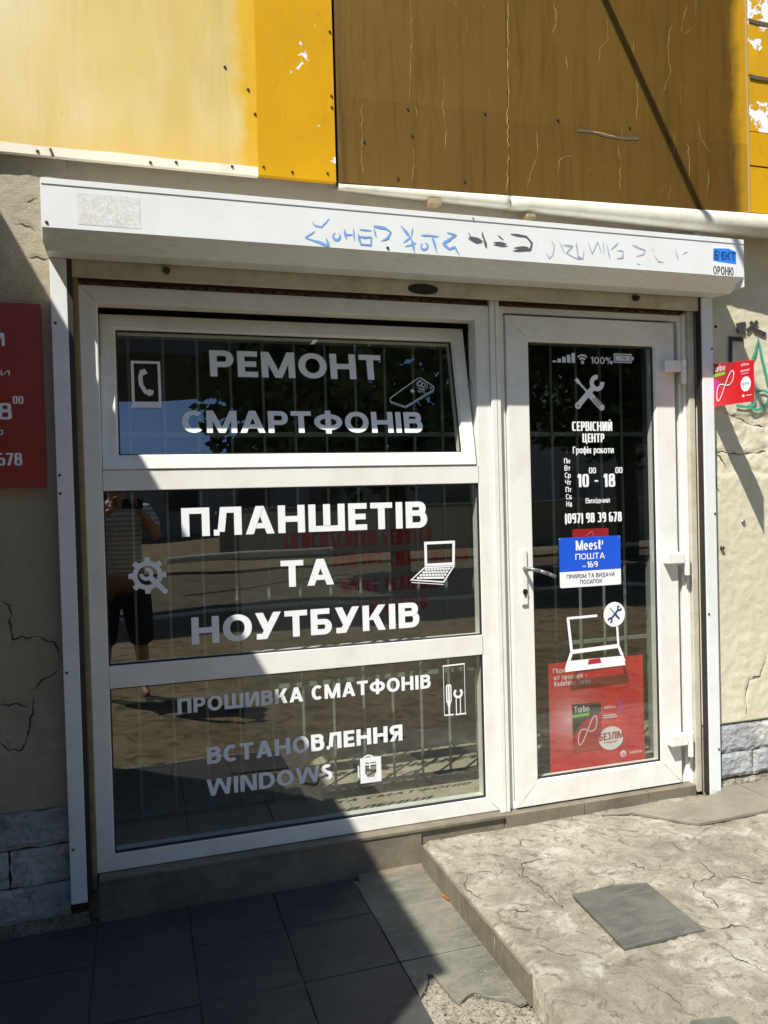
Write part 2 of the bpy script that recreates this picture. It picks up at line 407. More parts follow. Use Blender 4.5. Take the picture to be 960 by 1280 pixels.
def cyl(bm, p, q, r, seg=12, r2=None):
    p, q = Vector(p), Vector(q); d = (q-p)
    mt = Matrix.Translation((p+q)/2) @ d.to_track_quat('Z', 'Y').to_matrix().to_4x4()
    bmesh.ops.create_cone(bm, cap_ends=True, segments=seg, radius1=r, radius2=r if r2 is None else r2, depth=d.length, matrix=mt)
def rod(name, p, q, r, m, parent=None, seg=12):
    bm = bmesh.new(); cyl(bm, p, q, r, seg); return done(bm, name, m, parent, smooth=False)
def screw(parent, x, y, z, r=0.0045, m='dark_metal', name='screw'):
    bm = bmesh.new(); cyl(bm, (x, y+0.002, z), (x, y-0.003, z), r, 10, r*0.7)
    return done(bm, name, m, parent)

# flat shapes: lists of polygons in (x, z), each laid 0.15 mm in front of the one before
class Flat:
    def __init__(s): s.q = []
    def poly(s, pts): s.q.append([list(pts)]); return s
    def quads(s, qs): s.q.append([list(q) for q in qs]); return s
    def stroke(s, pts, w, closed=False):
        n = len(pts); L = []; Rr = []
        P = [Vector(p) for p in pts]
        for i in range(n):
            if closed: a, b, c = P[i-1], P[i], P[(i+1) % n]
            else: a, b, c = P[max(i-1, 0)], P[i], P[min(i+1, n-1)]
            d1 = (b-a) if (b-a).length > 1e-9 else (c-b)
            d2 = (c-b) if (c-b).length > 1e-9 else (b-a)
            d1 = d1.normalized(); d2 = d2.normalized()
            n1 = Vector((-d1.y, d1.x)); n2 = Vector((-d2.y, d2.x)); nn = n1+n2
            if nn.length < 0.3: nn = n1
            nn.normalize(); k = w/2/max(0.5, nn.dot(n1))
            L.append(b+nn*k); Rr.append(b-nn*k)
        qs = []
        for i in range(n if closed else n-1):
            j = (i+1) % n
            qs.append([L[i], L[j], Rr[j], Rr[i]])
        s.q.append(qs); return s
    def ring(s, cx, cz, r, w, a0=0, a1=360, seg=28, ry=None):
        ry = ry or r
        pts = [(cx+r*math.cos(R(a0+(a1-a0)*i/seg)), cz+ry*math.sin(R(a0+(a1-a0)*i/seg))) for i in range(seg + (0 if abs(a1-a0) >= 360 else 1))]
        return s.stroke(pts, w, abs(a1-a0) >= 360)
    def disc(s, cx, cz, r, seg=32, rz=None):
        rz = rz or r
        return s.poly([(cx+r*math.cos(2*math.pi*i/seg), cz+rz*math.sin(2*math.pi*i/seg)) for i in range(seg)])
    def rect(s, x0, x1, z0, z1, r=0.0):
        if r <= 0: return s.poly([(x0, z0), (x1, z0), (x1, z1), (x0, z1)])
        return s.poly(rrect(x0, x1, z0, z1, r))
    def build(s, name, y, m, parent=None, fn=None, step=0.00015, label=None, base=None):
        fn = fn or (lambda x, z, yy: (x, yy, z))
        bm = bmesh.new()
        for k, grp in enumerate(s.q):
            yy = y-step*(k % 8)
            for q in grp:
                vs = [bm.verts.new(fn(p[0], p[1], yy)) for p in q]
                try: bm.faces.new(vs)
                except ValueError: pass
        if len(s.q): bmesh.ops.triangulate(bm, faces=[f for f in bm.faces if len(f.verts) > 4])
        if parent is not None: rel(bm, parent)
        for f in bm.faces:
            f.normal_update()
            if f.normal.y > 0 and fn is not None and m is not None: f.normal_flip()
        me = bpy.data.meshes.new(name); bm.to_mesh(me); bm.free()
        o = link(name, me, m, parent)
        if label: o['label'] = label
        return o
def rrect(x0, x1, z0, z1, r, seg=5):
    pts = []
    for cx, cz, a in ((x1-r, z1-r, 0), (x0+r, z1-r, 90), (x0+r, z0+r, 180), (x1-r, z0+r, 270)):
        for i in range(seg+1):
            t = R(a+90*i/seg); pts.append((cx+r*math.cos(t), cz+r*math.sin(t)))
    return pts

# ---------------------------------------------------------------- lettering
WID = dict(А=.86, Б=.68, В=.72, Г=.56, Д=.84, Е=.60, Є=.68, З=.66, И=.84, Й=.84, К=.78, Л=.82, М=1.02, Н=.82, О=.88, П=.80, Р=.70, С=.70,
           Т=.72, У=.80, Ф=1.02, Х=.82, Ц=.86, Ч=.74, Ш=1.14, Я=.74, Ю=1.16, Ь=.68, W=1.25, V=.82, N=.84, D=.82, S=.62, U=.80, G=.82, L=.56,
           R=.74, P=.70, E=.60, C=.70, H=.82, A=.86, M_=1.0, T=.72, O=.88)
WID.update({'0': .66, '1': .40, '3': .64, '6': .66, '7': .62, '8': .66, '9': .66, '5': .64, '2': .62, '4': .68, '(': .30, ')': .30, '-': .36, '–': .5, '%': 1.0,
            ' ': .30, '№': 1.2, "'": .22, '.': .22, 'M': 1.02, 'e': .62, 's': .52, 't': .42, 'u': .62, 'r': .44, 'b': .64, 'o': .64, 'd': .64,
            'f': .40, 'n': .62, 'a': .62, 'р': .62, 'ф': .82, 'а': .60, 'і': .22, 'І': .22, 'I': .22, 'к': .60, 'й': .66})
LAT = dict(A='А', E='Е', C='С', H='Н', P='Р', T='Т', O='О', M='М')
def glyph(ch, W, s, h, n):
    Q = []
    def bar(x0, y0, x1, y1): Q.append([[(x0, y0), (x1, y0), (x1, y1), (x0, y1)]])
    def dia(xa, ya, xb, yb, t): Q.append([[(xa, ya), (xa+t, ya), (xb+t, yb), (xb, yb)]])
    def arc(cx, cy, rx, ry, a0, a1, seg=18):
        def P(rx, ry, a):
            c, q = math.cos(R(a)), math.sin(R(a)); e = 2.0/n
            return (cx+rx*math.copysign(abs(c)**e, c), cy+ry*math.copysign(abs(q)**e, q))
        ri, rj = max(rx-s, 0.01), max(ry-h, 0.01); qs = []
        for i in range(seg):
            a, b = a0+(a1-a0)*i/seg, a0+(a1-a0)*(i+1)/seg
            qs.append([P(rx, ry, a), P(rx, ry, b), P(ri, rj, b), P(ri, rj, a)])
        Q.append(qs)
    def bowl(x0, x1, y0, y1):
        rx = min((y1-y0)*0.52, (x1-x0)*0.75); cx = x1-rx
        arc(cx, (y0+y1)/2, rx, (y1-y0)/2, -90, 90); bar(x0, y1-h, cx, y1); bar(x0, y0, cx, y0+h)
    lower = {'в': 'В', 'и': 'И', 'н': 'Н', 'т': 'Т', 'х': 'Х', 'о': 'О', 'с': 'С', 'п': 'П', 'б': 'Б', 'д': 'Д', 'л': 'Л', 'м': 'М', 'ч': 'Ч', 'ю': 'Ю', 'ж': 'Х', 'я': 'Я', 'к': 'К', 'й': 'Й', 'ь': 'Ь', 'г': 'Г', 'е': 'Е'}
    if ch in lower:
        g = glyph(lower[ch], W, s, h/0.74, n)
        return [[[(x, y*0.74) for x, y in q] for q in grp] for grp in g]
    ch = LAT.get(ch, ch)
    x = 0.74
    if ch == 'А': dia(0, 0, W/2-s*.55, 1, s*1.05); dia(W-s*1.05, 0, W/2-s*.5, 1, s*1.05); bar(W*.24, .2, W*.76, .2+h*.9)
    elif ch == 'Б': bar(0, 0, s, 1); bar(s, 1-h, W*.9, 1); bowl(s*.5, W, 0, .6)
    elif ch == 'В': bar(0, 0, s, 1); bowl(s*.5, W*.94, .46, 1); bowl(s*.5, W, 0, .46+h)
    elif ch == 'Г': bar(0, 0, s, 1); bar(s, 1-h, W, 1)
    elif ch == 'Д': bar(W*.88-s, h, W*.88, 1); dia(W*.08, h, W*.22, 1, s); bar(W*.22, 1-h, W*.88, 1); bar(0, 0, W, h); bar(0, -.18, s*.8, 0); bar(W-s*.8, -.18, W, 0)
    elif ch == 'Е': bar(0, 0, s, 1); bar(s, 1-h, W, 1); bar(s, 0, W, h); bar(s, .5-h*.5, W*.93, .5+h*.5)
    elif ch == 'Є': arc(W*.55, .5, W*.55, .5, 48, 312, 26); bar(s*.6, .5-h*.5, W*.8, .5+h*.5)
    elif ch in 'З3': arc(W*.45, .73, W*.5, .27, -90, 150); arc(W*.45, .30, W*.55, .30, -150, 90)
    elif ch in 'ИЙ':
        bar(0, 0, s, 1); bar(W-s, 0, W, 1); dia(s*.4, 0, W-s*1.4, 1, s)
        if ch == 'Й': Q.append([[(W*.3, 1.24), (W*.36, 1.1), (W*.64, 1.1), (W*.7, 1.24), (W*.6, 1.24), (W*.56, 1.17), (W*.44, 1.17), (W*.4, 1.24)]])
    elif ch in 'ІI': bar(0, 0, s, 1)
    elif ch == 'К': bar(0, 0, s, 1); dia(s*.85, .42, W-s*1.15, 1, s*1.15); dia(W-s*1.2, 0, s*1.0+W*.08, .62, s*1.15)
    elif ch == 'Л': bar(W-s, 0, W, 1); bar(W*.28, 1-h, W-s, 1); dia(W*.13, h*.6, W*.24, 1, s*.95); bar(0, 0, W*.2, h)
    elif ch == 'М': bar(0, 0, s*.95, 1); bar(W-s*.95, 0, W, 1); dia(W/2-s*.5, 0, s*.1, 1, s*1.0); dia(W/2-s*.5, 0, W-s*1.1, 1, s*1.0)
    elif ch == 'Н': bar(0, 0, s, 1); bar(W-s, 0, W, 1); bar(s, .5-h*.5, W-s, .5+h*.5)
    elif ch in 'О0': arc(W/2, .5, W/2, .5, 0, 360, 40)
    elif ch == 'П': bar(0, 0, s, 1); bar(W-s, 0, W, 1); bar(s, 1-h, W-s, 1)
    elif ch == 'Р': bar(0, 0, s, 1); bowl(s*.5, W, .36, 1)
    elif ch == 'Я': bar(W-s, 0, W, 1); Q2 = len(Q); bowl(s*.5, W, .40, 1); Q[Q2:] = [[[(W-px, py) for px, py in q] for q in g] for g in Q[Q2:]]; dia(0, 0, W*.34, .45, s*1.1)
    elif ch == 'R': bar(0, 0, s, 1); bowl(s*.5, W*.95, .40, 1); dia(W-s*1.1, 0, W*.38, .45, s*1.1)
    elif ch == 'С': arc(W*.55, .5, W*.55, .5, 48, 312, 26)
    elif ch == 'G': arc(W*.52, .5, W*.52, .5, 48, 330, 26); bar(W*.55, .35, W, .35+h); bar(W-s, .1, W, .4)
    elif ch == 'Т': bar(W/2-s/2, 0, W/2+s/2, 1-h); bar(0, 1-h, W, 1)
    elif ch == 'У': dia(W*.14, 0, W-s*1.1, 1, s*1.1); dia(W*.46-s*.5, .30, 0, 1, s*1.1); bar(W*.04, 0, W*.3, h)
    elif ch == 'Ф': arc(W/2, .5, W/2, .38, 0, 360, 36); bar(W/2-s/2, -.04, W/2+s/2, 1.04)
    elif ch == 'ф': arc(W/2, .37, W/2, .37, 0, 360, 24); bar(W/2-s/2, -.25, W/2+s/2, 1.0)
    elif ch == 'Х': dia(0, 0, W-s*1.15, 1, s*1.15); dia(W-s*1.15, 0, 0, 1, s*1.15)
    elif ch == 'Ц': bar(0, 0, s, 1); bar(W*.88-s, 0, W*.88, 1); bar(s, 0, W, h); bar(W-s*.7, -.2, W, 0)
    elif ch == 'Ч': bar(W-s, 0, W, 1); bar(s*.9, .36, W-s, .36+h); bar(0, .42, s, 1)
    elif ch == 'Ш': bar(0, 0, s, 1); bar(W/2-s/2, h, W/2+s/2, 1); bar(W-s, 0, W, 1); bar(s, 0, W-s, h)
    elif ch == 'Ю': bar(0, 0, s, 1); bar(s, .5-h*.5, W*.36, .5+h*.5); arc(W*.66, .5, W*.34, .5, 0, 360, 30)
    elif ch == 'Ь': bar(0, 0, s, 1); bowl(s*.5, W, 0, .6)
    elif ch == 'W':
        for a, b in ((W*.17, 0), (W*.17, W*.5-s*.5), (W*.74-s*.0, W*.5-s*.5), (W*.74, W-s)): dia(a, 0, b, 1, s)
    elif ch == 'V': dia(W/2-s*.5, 0, 0, 1, s); dia(W/2-s*.5, 0, W-s, 1, s)
    elif ch == 'N': bar(0, 0, s, 1); bar(W-s, 0, W, 1); dia(W-s*1.4, 0, s*.4, 1, s)
    elif ch == 'D': bar(0, 0, s, 1); bowl(s*.5, W, 0, 1)
    elif ch in 'S5': arc(W*.5, .73, W*.48, .27, 40, 270); arc(W*.48, .30, W*.5, .30, -150, 90)
    elif ch == '2': arc(W*.48, .68, W*.5, .32, -30, 160); dia(0, 0, W*.55, .5, s*1.2); bar(0, 0, W, h)
    elif ch == '4': bar(W*.75-s, 0, W*.75, 1); dia(0, .25, W*.75-s*1.2, 1, s); bar(0, .2, W, .2+h)
    elif ch == 'U': bar(0, .4, s, 1); bar(W-s, .4, W, 1); arc(W/2, .4, W/2, .4, 180, 360)
    elif ch == 'L': bar(0, 0, s, 1); bar(s, 0, W, h)
    elif ch == '1': bar(W-s, 0, W, 1); dia(0, .72, W-s*1.3, 1, s*.9)
    elif ch == '6': arc(W/2, .31, W/2, .31, 0, 360, 28); arc(W/2, .55, W/2, .45, 75, 190)
    elif ch == '9': arc(W/2, .69, W/2, .31, 0, 360, 28); arc(W/2, .45, W/2, .45, -105, 10)
    elif ch == '8': arc(W/2, .745, W*.46, .255, 0, 360, 24); arc(W/2, .29, W/2, .29, 0, 360, 24)
    elif ch == '7': bar(0, 1-h, W, 1); dia(W*.15, 0, W-s*1.1, 1-h, s*1.05)
    elif ch == '(': arc(W*1.2, .45, W*1.2, .62, 115, 245, 12)
    elif ch == ')': arc(-W*.2, .45, W*1.2, .62, -65, 65, 12)
    elif ch in '-–': bar(0, .36, W, .36+h)
    elif ch == "'": bar(0, .68, s*.7, 1)
    elif ch == '.': bar(0, 0, s*.8, h)
    elif ch == '%':
        k = s; arc(W*.22, .75, W*.22, .25, 0, 360, 16); arc(W*.78, .25, W*.22, .25, 0, 360, 16); dia(W*.25, 0, W*.6, 1, s*.7)
    elif ch == '№': bar(0, 0, s, 1); bar(W*.55-s, 0, W*.55, 1); dia(W*.55-s*1.3, 0, s*.3, 1, s); arc(W*.82, .6, W*.17, .3, 0, 360, 16); bar(W*.65, .08, W, .08+h*.7)
    elif ch == 'o': arc(W/2, x/2, W/2, x/2, 0, 360, 26)
    elif ch == 'e': arc(W/2, x/2, W/2, x/2, 0, 318, 24); bar(s*.8, x/2-h*.4, W-s*.3, x/2+h*.4)
    elif ch == 's': arc(W*.5, x*.72, W*.46, x*.29, 40, 270); arc(W*.48, x*.29, W*.5, x*.30, -150, 90)
    elif ch == 't': bar(W*.25, .05, W*.25+s, .98); bar(0, x-h, W, x); bar(W*.25+s, 0, W, h)
    elif ch == 'u': bar(0, x*.4, s, x); bar(W-s, 0, W, x); arc(W/2, x*.4, W/2, x*.4, 180, 360)
    elif ch == 'n': bar(0, 0, s, x); bar(W-s, 0, W, x*.55); arc(W/2, x*.55, W/2, x*.45, 0, 180)
    elif ch == 'r': bar(0, 0, s, x); arc(W*.9, x*.5, W*.75, x*.5, 90, 165, 8)
    elif ch == 'b': bar(0, 0, s, 1.05); arc(W/2, x/2, W/2, x/2, 0, 360, 24)
    elif ch == 'd': bar(W-s, 0, W, 1.05); arc(W/2, x/2, W/2, x/2, 0, 360, 24)
    elif ch == 'р': bar(0, -.28, s, x); arc(W/2, x/2, W/2, x/2, 0, 360, 24)
    elif ch in 'aа': bar(W-s, 0, W, x); arc(W/2, x/2, W/2, x/2, 0, 360, 24)
    elif ch == 'f': bar(W*.25, 0, W*.25+s, .8); bar(0, x-h, W, x); arc(W*.25+W*.6, .75, W*.6, .3, 90, 180, 8)
    elif ch == 'і': bar(0, 0, s, x); bar(0, .86, s, 1.02)
    return Q
def text(flat, txt, x0, x1, z0, H, s=.265, h=.21, gap=.135, n=2.1, skew=0.0, shear=0.0):
    """fit txt between x0 and x1, baseline z0, cap height H"""
    tgt = (x1-x0)/H
    fixed = gap*(len(txt)-1) + sum(s for c in txt if c in 'ІIі')
    var = sum(WID.get(c, WID.get(c.upper(), .7)*.8 if c.islower() else .7) for c in txt if c not in 'ІIі')
    k = (tgt-fixed)/var
    x = 0
    for c in txt:
        W = s if c in 'ІIі' else WID.get(c, WID.get(c.upper(), .7)*.8 if c.islower() else .7)*k
        if c != ' ':
            for grp in glyph(c, W, s, h, n):
                flat.q.append([[(x0+(x+px+shear*py)*H, z0+py*H+skew*(x+px)*H) for px, py in q] for q in grp])
        x += W+gap
    return flat
GRAF_BLUE = [[(-0.855, 2.276), (-0.842, 2.260), (-0.820, 2.259), (-0.792, 2.290)], [(-0.843, 2.242), (-0.879, 2.218), (-0.795, 2.194), (-0.807, 2.223)], [(-0.760, 2.242), (-0.754, 2.236), (-0.754, 2.228), (-0.759, 2.220), (-0.768, 2.217), (-0.776, 2.220), (-0.780, 2.228), (-0.778, 2.237), (-0.771, 2.243)], [(-0.739, 2.259), (-0.731, 2.220)], [(-0.705, 2.264), (-0.703, 2.218)], [(-0.739, 2.237), (-0.706, 2.241)], [(-0.684, 2.260), (-0.638, 2.260)], [(-0.689, 2.245), (-0.681, 2.208), (-0.644, 2.209), (-0.638, 2.236), (-0.685, 2.234)], [(-0.633, 2.276), (-0.586, 2.273), (-0.566, 2.259), (-0.578, 2.238), (-0.606, 2.225)], [(-0.628, 2.274), (-0.623, 2.237)], [(-0.529, 2.288), (-0.492, 2.246), (-0.519, 2.225)], [(-0.514, 2.211), (-0.471, 2.228)], [(-0.490, 2.246), (-0.476, 2.190)], [(-0.481, 2.283), (-0.490, 2.248)], [(-0.437, 2.231), (-0.429, 2.227), (-0.426, 2.220), (-0.430, 2.211), (-0.438, 2.206), (-0.447, 2.207), (-0.453, 2.213), (-0.452, 2.222), (-0.446, 2.229)], [(-0.453, 2.258), (-0.380, 2.258)], [(-0.410, 2.257), (-0.390, 2.198)], [(-0.353, 2.275), (-0.314, 2.269), (-0.366, 2.233), (-0.342, 2.216), (-0.319, 2.224), (-0.302, 2.194)]]
GRAF_BLACK = [[(-0.266, 2.263), (-0.204, 2.254)], [(-0.266, 2.256), (-0.208, 2.248)], [(-0.264, 2.281), (-0.252, 2.264)], [(-0.210, 2.290), (-0.191, 2.229)], [(-0.165, 2.252), (-0.109, 2.251)], [(-0.165, 2.244), (-0.104, 2.243)], [(-0.146, 2.281), (-0.122, 2.264)], [(-0.092, 2.289), (-0.027, 2.284), (-0.003, 2.261), (-0.010, 2.236), (-0.084, 2.226)], [(-0.080, 2.237), (-0.016, 2.244)], [(-0.105, 2.234), (-0.097, 2.233)]]
GRAF_GREY = [[(0.079, 2.279), (0.093, 2.257), (0.086, 2.222), (0.069, 2.208), (0.056, 2.231)], [(0.113, 2.277), (0.138, 2.229)], [(0.126, 2.263), (0.174, 2.262), (0.143, 2.233), (0.182, 2.217), (0.213, 2.215)], [(0.188, 2.279), (0.195, 2.225), (0.217, 2.215), (0.222, 2.250)], [(0.241, 2.283), (0.257, 2.237), (0.285, 2.286), (0.300, 2.240)], [(0.308, 2.287), (0.311, 2.233)], [(0.323, 2.281), (0.338, 2.223)], [(0.341, 2.257), (0.378, 2.292)], [(0.366, 2.259), (0.398, 2.259), (0.395, 2.232), (0.365, 2.225)], [(0.440, 2.285), (0.500, 2.268), (0.493, 2.252), (0.457, 2.241)], [(0.459, 2.213), (0.477, 2.212)], [(0.533, 2.276), (0.542, 2.263)], [(0.542, 2.252), (0.562, 2.227), (0.588, 2.226)], [(0.676, 2.265), (0.705, 2.277)], [(0.642, 2.283), (0.660, 2.240)]]
CRACKS = [[(-0.403, 3.218), (-0.405, 3.036), (-0.417, 2.821)], [(-0.411, 2.663), (-0.407, 2.592), (-0.415, 2.515)], [(-0.274, 2.958), (-0.281, 2.819), (-0.270, 2.727), (-0.279, 2.643)], [(0.001, 3.270), (-0.010, 2.970), (-0.004, 2.924), (-0.014, 2.797), (-0.011, 2.671), (-0.025, 2.502)], [(0.192, 3.295), (0.211, 3.217), (0.181, 3.128)], [(0.198, 3.264), (0.240, 3.231)], [(0.247, 3.094), (0.253, 3.046), (0.241, 2.997)], [(0.217, 2.889), (0.209, 2.849)], [(0.109, 2.776), (0.114, 2.671), (0.084, 2.599), (0.061, 2.524)], [(0.276, 2.681), (0.212, 2.663), (0.199, 2.582)], [(0.362, 2.643), (0.336, 2.618)], [(0.474, 2.760), (0.482, 2.645), (0.476, 2.547)], [(0.434, 3.261), (0.439, 3.171), (0.402, 3.121), (0.393, 3.061)], [(0.569, 3.031), (0.570, 2.916), (0.557, 2.833)], [(0.737, 3.282), (0.719, 3.163), (0.728, 3.065), (0.684, 2.967)], [(0.745, 2.816), (0.735, 2.715)], [(0.806, 2.778), (0.806, 2.586)], [(0.855, 2.876), (0.869, 2.793), (0.914, 2.740)], [(0.901, 2.678), (0.895, 2.559)], [(0.717, 2.590), (0.708, 2.523)], [(0.811, 3.358), (0.781, 3.231)], [(0.858, 3.380), (0.852, 3.306)], [(-0.118, 3.255), (-0.082, 3.203)], [(-0.227, 3.241), (-0.215, 3.212)], [(0.561, 3.178), (0.545, 3.111)], [(0.836, 3.260), (0.800, 3.226)], [(-0.606, 2.818), (-0.611, 2.531)], [(-0.391, 2.823), (-0.389, 2.762)]]
TEAR = [[(0.293, 2.783), (0.358, 2.785), (0.419, 2.774), (0.485, 2.774), (0.567, 2.774), (0.522, 2.764), (0.467, 2.765), (0.401, 2.770)]]
WGRAF_BLACK = [[(1.145, 2.054), (1.149, 2.020), (1.190, 2.011)], [(1.149, 2.047), (1.191, 2.052)], [(1.149, 2.028), (1.181, 2.033)], [(1.195, 2.018), (1.257, 2.066)], [(1.215, 2.064), (1.242, 2.028), (1.302, 2.007)], [(1.093, 1.983), (1.176, 1.982)], [(1.104, 1.977), (1.100, 1.873)]]
WGRAF_GREEN = [[(1.220, 1.891), (1.240, 1.929), (1.257, 1.987), (1.272, 1.923), (1.294, 1.840), (1.311, 1.775)], [(1.311, 1.741), (1.283, 1.752), (1.254, 1.751), (1.231, 1.732), (1.235, 1.702), (1.197, 1.675), (1.128, 1.682)], [(1.188, 1.682), (1.234, 1.664), (1.271, 1.668), (1.300, 1.695), (1.310, 1.722)]]
WCRACK_R = [[(1.064, 1.654), (1.151, 1.629), (1.218, 1.600), (1.307, 1.589)], [(1.285, 0.534), (1.238, 0.445), (1.179, 0.433), (1.155, 0.362), (1.162, 0.269)], [(1.008, 1.492), (1.059, 1.438), (1.102, 1.376)], [(1.008, 1.482), (1.148, 1.462), (1.305, 1.483)], [(1.015, 1.385), (1.022, 1.313), (1.056, 1.269)]]
WCRACK_L = [[(-1.916, 0.989), (-1.887, 0.977), (-1.883, 0.859), (-1.858, 0.866), (-1.795, 0.861), (-1.745, 0.835), (-1.732, 0.764)], [(-1.733, 0.742), (-1.787, 0.714), (-1.827, 0.676), (-1.823, 0.635), (-1.835, 0.581), (-1.844, 0.513)], [(-1.927, 0.640), (-1.878, 0.640), (-1.833, 0.622)], [(-1.931, 0.524), (-1.908, 0.480), (-1.863, 0.480), (-1.830, 0.580)], [(-1.830, 2.275), (-1.764, 2.253)], [(-1.787, 2.159), (-1.724, 2.158)], [(-1.799, 2.345), (-1.760, 2.364)]]
WBOLT = [[(1.159, 1.157), (1.038, 1.043), (1.028, 2.349), (1.033, 2.036)]]
LCRACK = [[(-0.162, -0.668), (-0.175, -0.512), (-0.191, -0.424), (-0.153, -0.351), (-0.016, -0.322)], [(-0.208, -0.375), (-0.196, -0.474), (-0.171, -0.524)], [(-0.008, -0.632), (0.080, -0.587), (0.085, -0.538)], [(0.454, -0.557), (0.443, -0.661), (0.338, -0.673), (0.307, -0.711), (0.313, -0.807), (0.287, -0.851)], [(0.443, -0.661), (0.506, -0.674), (0.531, -0.735), (0.570, -0.765)], [(0.165, -0.899), (0.203, -0.937), (0.282, -0.950), (0.294, -0.971)], [(0.224, -0.448), (0.243, -0.565)], [(0.469, -0.371), (0.466, -0.469)], [(-0.325, -0.608), (-0.268, -0.611)], [(0.084, -0.036), (0.159, -0.121)], [(0.145, -0.994), (0.151, -1.097), (0.191, -1.166)], [(-0.261, -0.365), (-0.344, -0.341), (-0.401, -0.392), (-0.417, -0.428), (-0.404, -0.539)], [(-0.373, -0.600), (-0.336, -0.632), (-0.261, -0.654)]]

# ================================================================ SETTING
def structure(o): o['kind'] = 'structure'; return o
# ground far and near
structure(box('ground', -150, 150, -260, -14, -0.45, -0.16, 'street', bev=0))
structure(box('road', -60, 60, -14, -7.5, -0.45, -0.22, 'asphalt', bev=0))
structure(box('pavement', -60, 60, -7.5, -1.62, -0.45, -0.158, 'street', bev=0))
kerb = box('kerb', -60, 60, -7.62, -7.5, -0.40, -0.12, 'pole_pale', bev=0.01)
structure(kerb)

def fbm(x, y, z, o=4):
    v = 0; a = 1
    for i in range(o):
        v += a*noise.noise(Vector((x, y, z))); x *= 2.03; y *= 2.03; z *= 2.03; a *= .5
    return v
def segdist(px, py, a, b):
    ax, ay = a; bx, by = b; dx, dy = bx-ax, by-ay
    t = max(0, min(1, ((px-ax)*dx+(py-ay)*dy)/(dx*dx+dy*dy+1e-12)))
    return math.hypot(px-ax-t*dx, py-ay-t*dy)
def crackd(px, py, lines, jit=0.012, fr=14):
    qx = px+jit*noise.noise(Vector((px*fr, py*fr, 3.1))); qy = py+jit*noise.noise(Vector((px*fr, py*fr, 9.7)))
    d = 9
    for l in lines:
        for i in range(len(l)-1):
            a, b = l[i], l[i+1]
            if min(a[0], b[0])-.05 < qx < max(a[0], b[0])+.05 and min(a[1], b[1])-.05 < qy < max(a[1], b[1])+.05:
                d = min(d, segdist(qx, qy, a, b))
    return d
def crack_strip(lines, w, fn, name, m, parent, jit=.004, seed=0, seg=.010, wmin=.12):
    rnd = random.Random(seed)
    for li, l in enumerate(lines):
        P = []
        for i in range(len(l)-1):
            a, b = Vector(l[i]), Vector(l[i+1]); k = max(1, int((b-a).length/seg))
            for j in range(k): P.append(a+(b-a)*j/k)
        P.append(Vector(l[-1])); n_ = len(P)
        if n_ < 3: continue
        P = [p+Vector((jit*(noise.noise(Vector((p.x*45, p.y*45, seed)))+.5*noise.noise(Vector((p.x*130, p.y*130, seed)))), jit*noise.noise(Vector((p.x*45, p.y*45, seed+9))))) for p in P]
        bm = bmesh.new(); prev = None
        for i, p in enumerate(P):
            d = (P[min(i+1, n_-1)]-P[max(i-1, 0)])
            if d.length < 1e-9: d = Vector((1, 0))
            d.normalize(); nn = Vector((-d.y, d.x))
            taper = min(1, min(i, n_-1-i)/3+.15)
            ww = w*taper*max(wmin, .75+1.1*noise.noise(Vector((p.x*28, p.y*28, seed+li*.7))))
            a, b = p+nn*ww/2, p-nn*ww/2
            cur = [bm.verts.new(fn(a.x, a.y)), bm.verts.new(fn(b.x, b.y))]
            if prev: bm.faces.new((prev[0], prev[1], cur[1], cur[0]))
            prev = cur
        if parent is not None: rel(bm, parent)
        me = bpy.data.meshes.new(name); bm.to_mesh(me); bm.free(); link(name, me, m, parent)
def sstep(a, b, x):
    t = max(0, min(1, (x-a)/(b-a))); return t*t*(3-2*t)

# patio bed of rough concrete under the tiles
def heightfield(name, x0, x1, y0, y1, step, zf, m, parent=None, skirt=0.08, inside=None):
    nx, ny = int((x1-x0)/step)+1, int((y1-y0)/step)+1
    bm = bmesh.new(); g = []
    for j in range(ny+1):
        row = []
        for i in range(nx+1):
            x = x0+(x1-x0)*i/nx; y = y0+(y1-y0)*j/ny
            p = zf(x, y)
            row.append(bm.verts.new(p if isinstance(p, tuple) else (x, y, p)))
        g.append(row)
    for j in range(ny):
        for i in range(nx): bm.faces.new((g[j][i], g[j][i+1], g[j+1][i+1], g[j+1][i]))
    if skirt:
        border = [g[0][i] for i in range(nx+1)]+[g[j][nx] for j in range(1, ny+1)]+[g[ny][i] for i in range(nx-1, -1, -1)]+[g[j][0] for j in range(ny-1, 0, -1)]
        low = [bm.verts.new((v.co.x, v.co.y, v.co.z-skirt)) for v in border]
        k = len(border)
        for i in range(k): bm.faces.new((border[(i+1) % k], border[i], low[i], low[(i+1) % k]))
    return done(bm, name, m, parent, smooth=True)
bed = heightfield('patio_floor', -2.6, -0.43, -1.62, 0.02, 0.016,
    lambda x, y: -0.1585 + 0.006*fbm(x*7, y*7, 1) + 0.004*sstep(.0, .25, fbm(x*16, y*16, 4)), 'concrete_rough')
structure(bed)
TZ = -0.145
def tile_poly(name, pts, top, th, m, parent, tilt=0.0, tz=0.0):
    bm = bmesh.new(); add_prism(bm, pts, top-th, top, 'z')
    es = [e for e in bm.edges if abs(e.verts[0].co.z-top) < 1e-5 and abs(e.verts[1].co.z-top) < 1e-5]
    bmesh.ops.bevel(bm, geom=es, offset=0.0012, segments=1, profile=0.5, affect='EDGES')
    if tilt or tz:
        c = Vector((sum(p[0] for p in pts)/len(pts), sum(p[1] for p in pts)/len(pts), top))
        bmesh.ops.rotate(bm, verts=bm.verts, cent=c, matrix=Matrix.Rotation(tilt, 3, 'X') @ Matrix.Rotation(tz, 3, 'Y'))
    return done(bm, name, m, parent)
colx = [-2.56, -2.25, -1.945, -1.638, -1.333, -1.028, -0.722, -0.43]
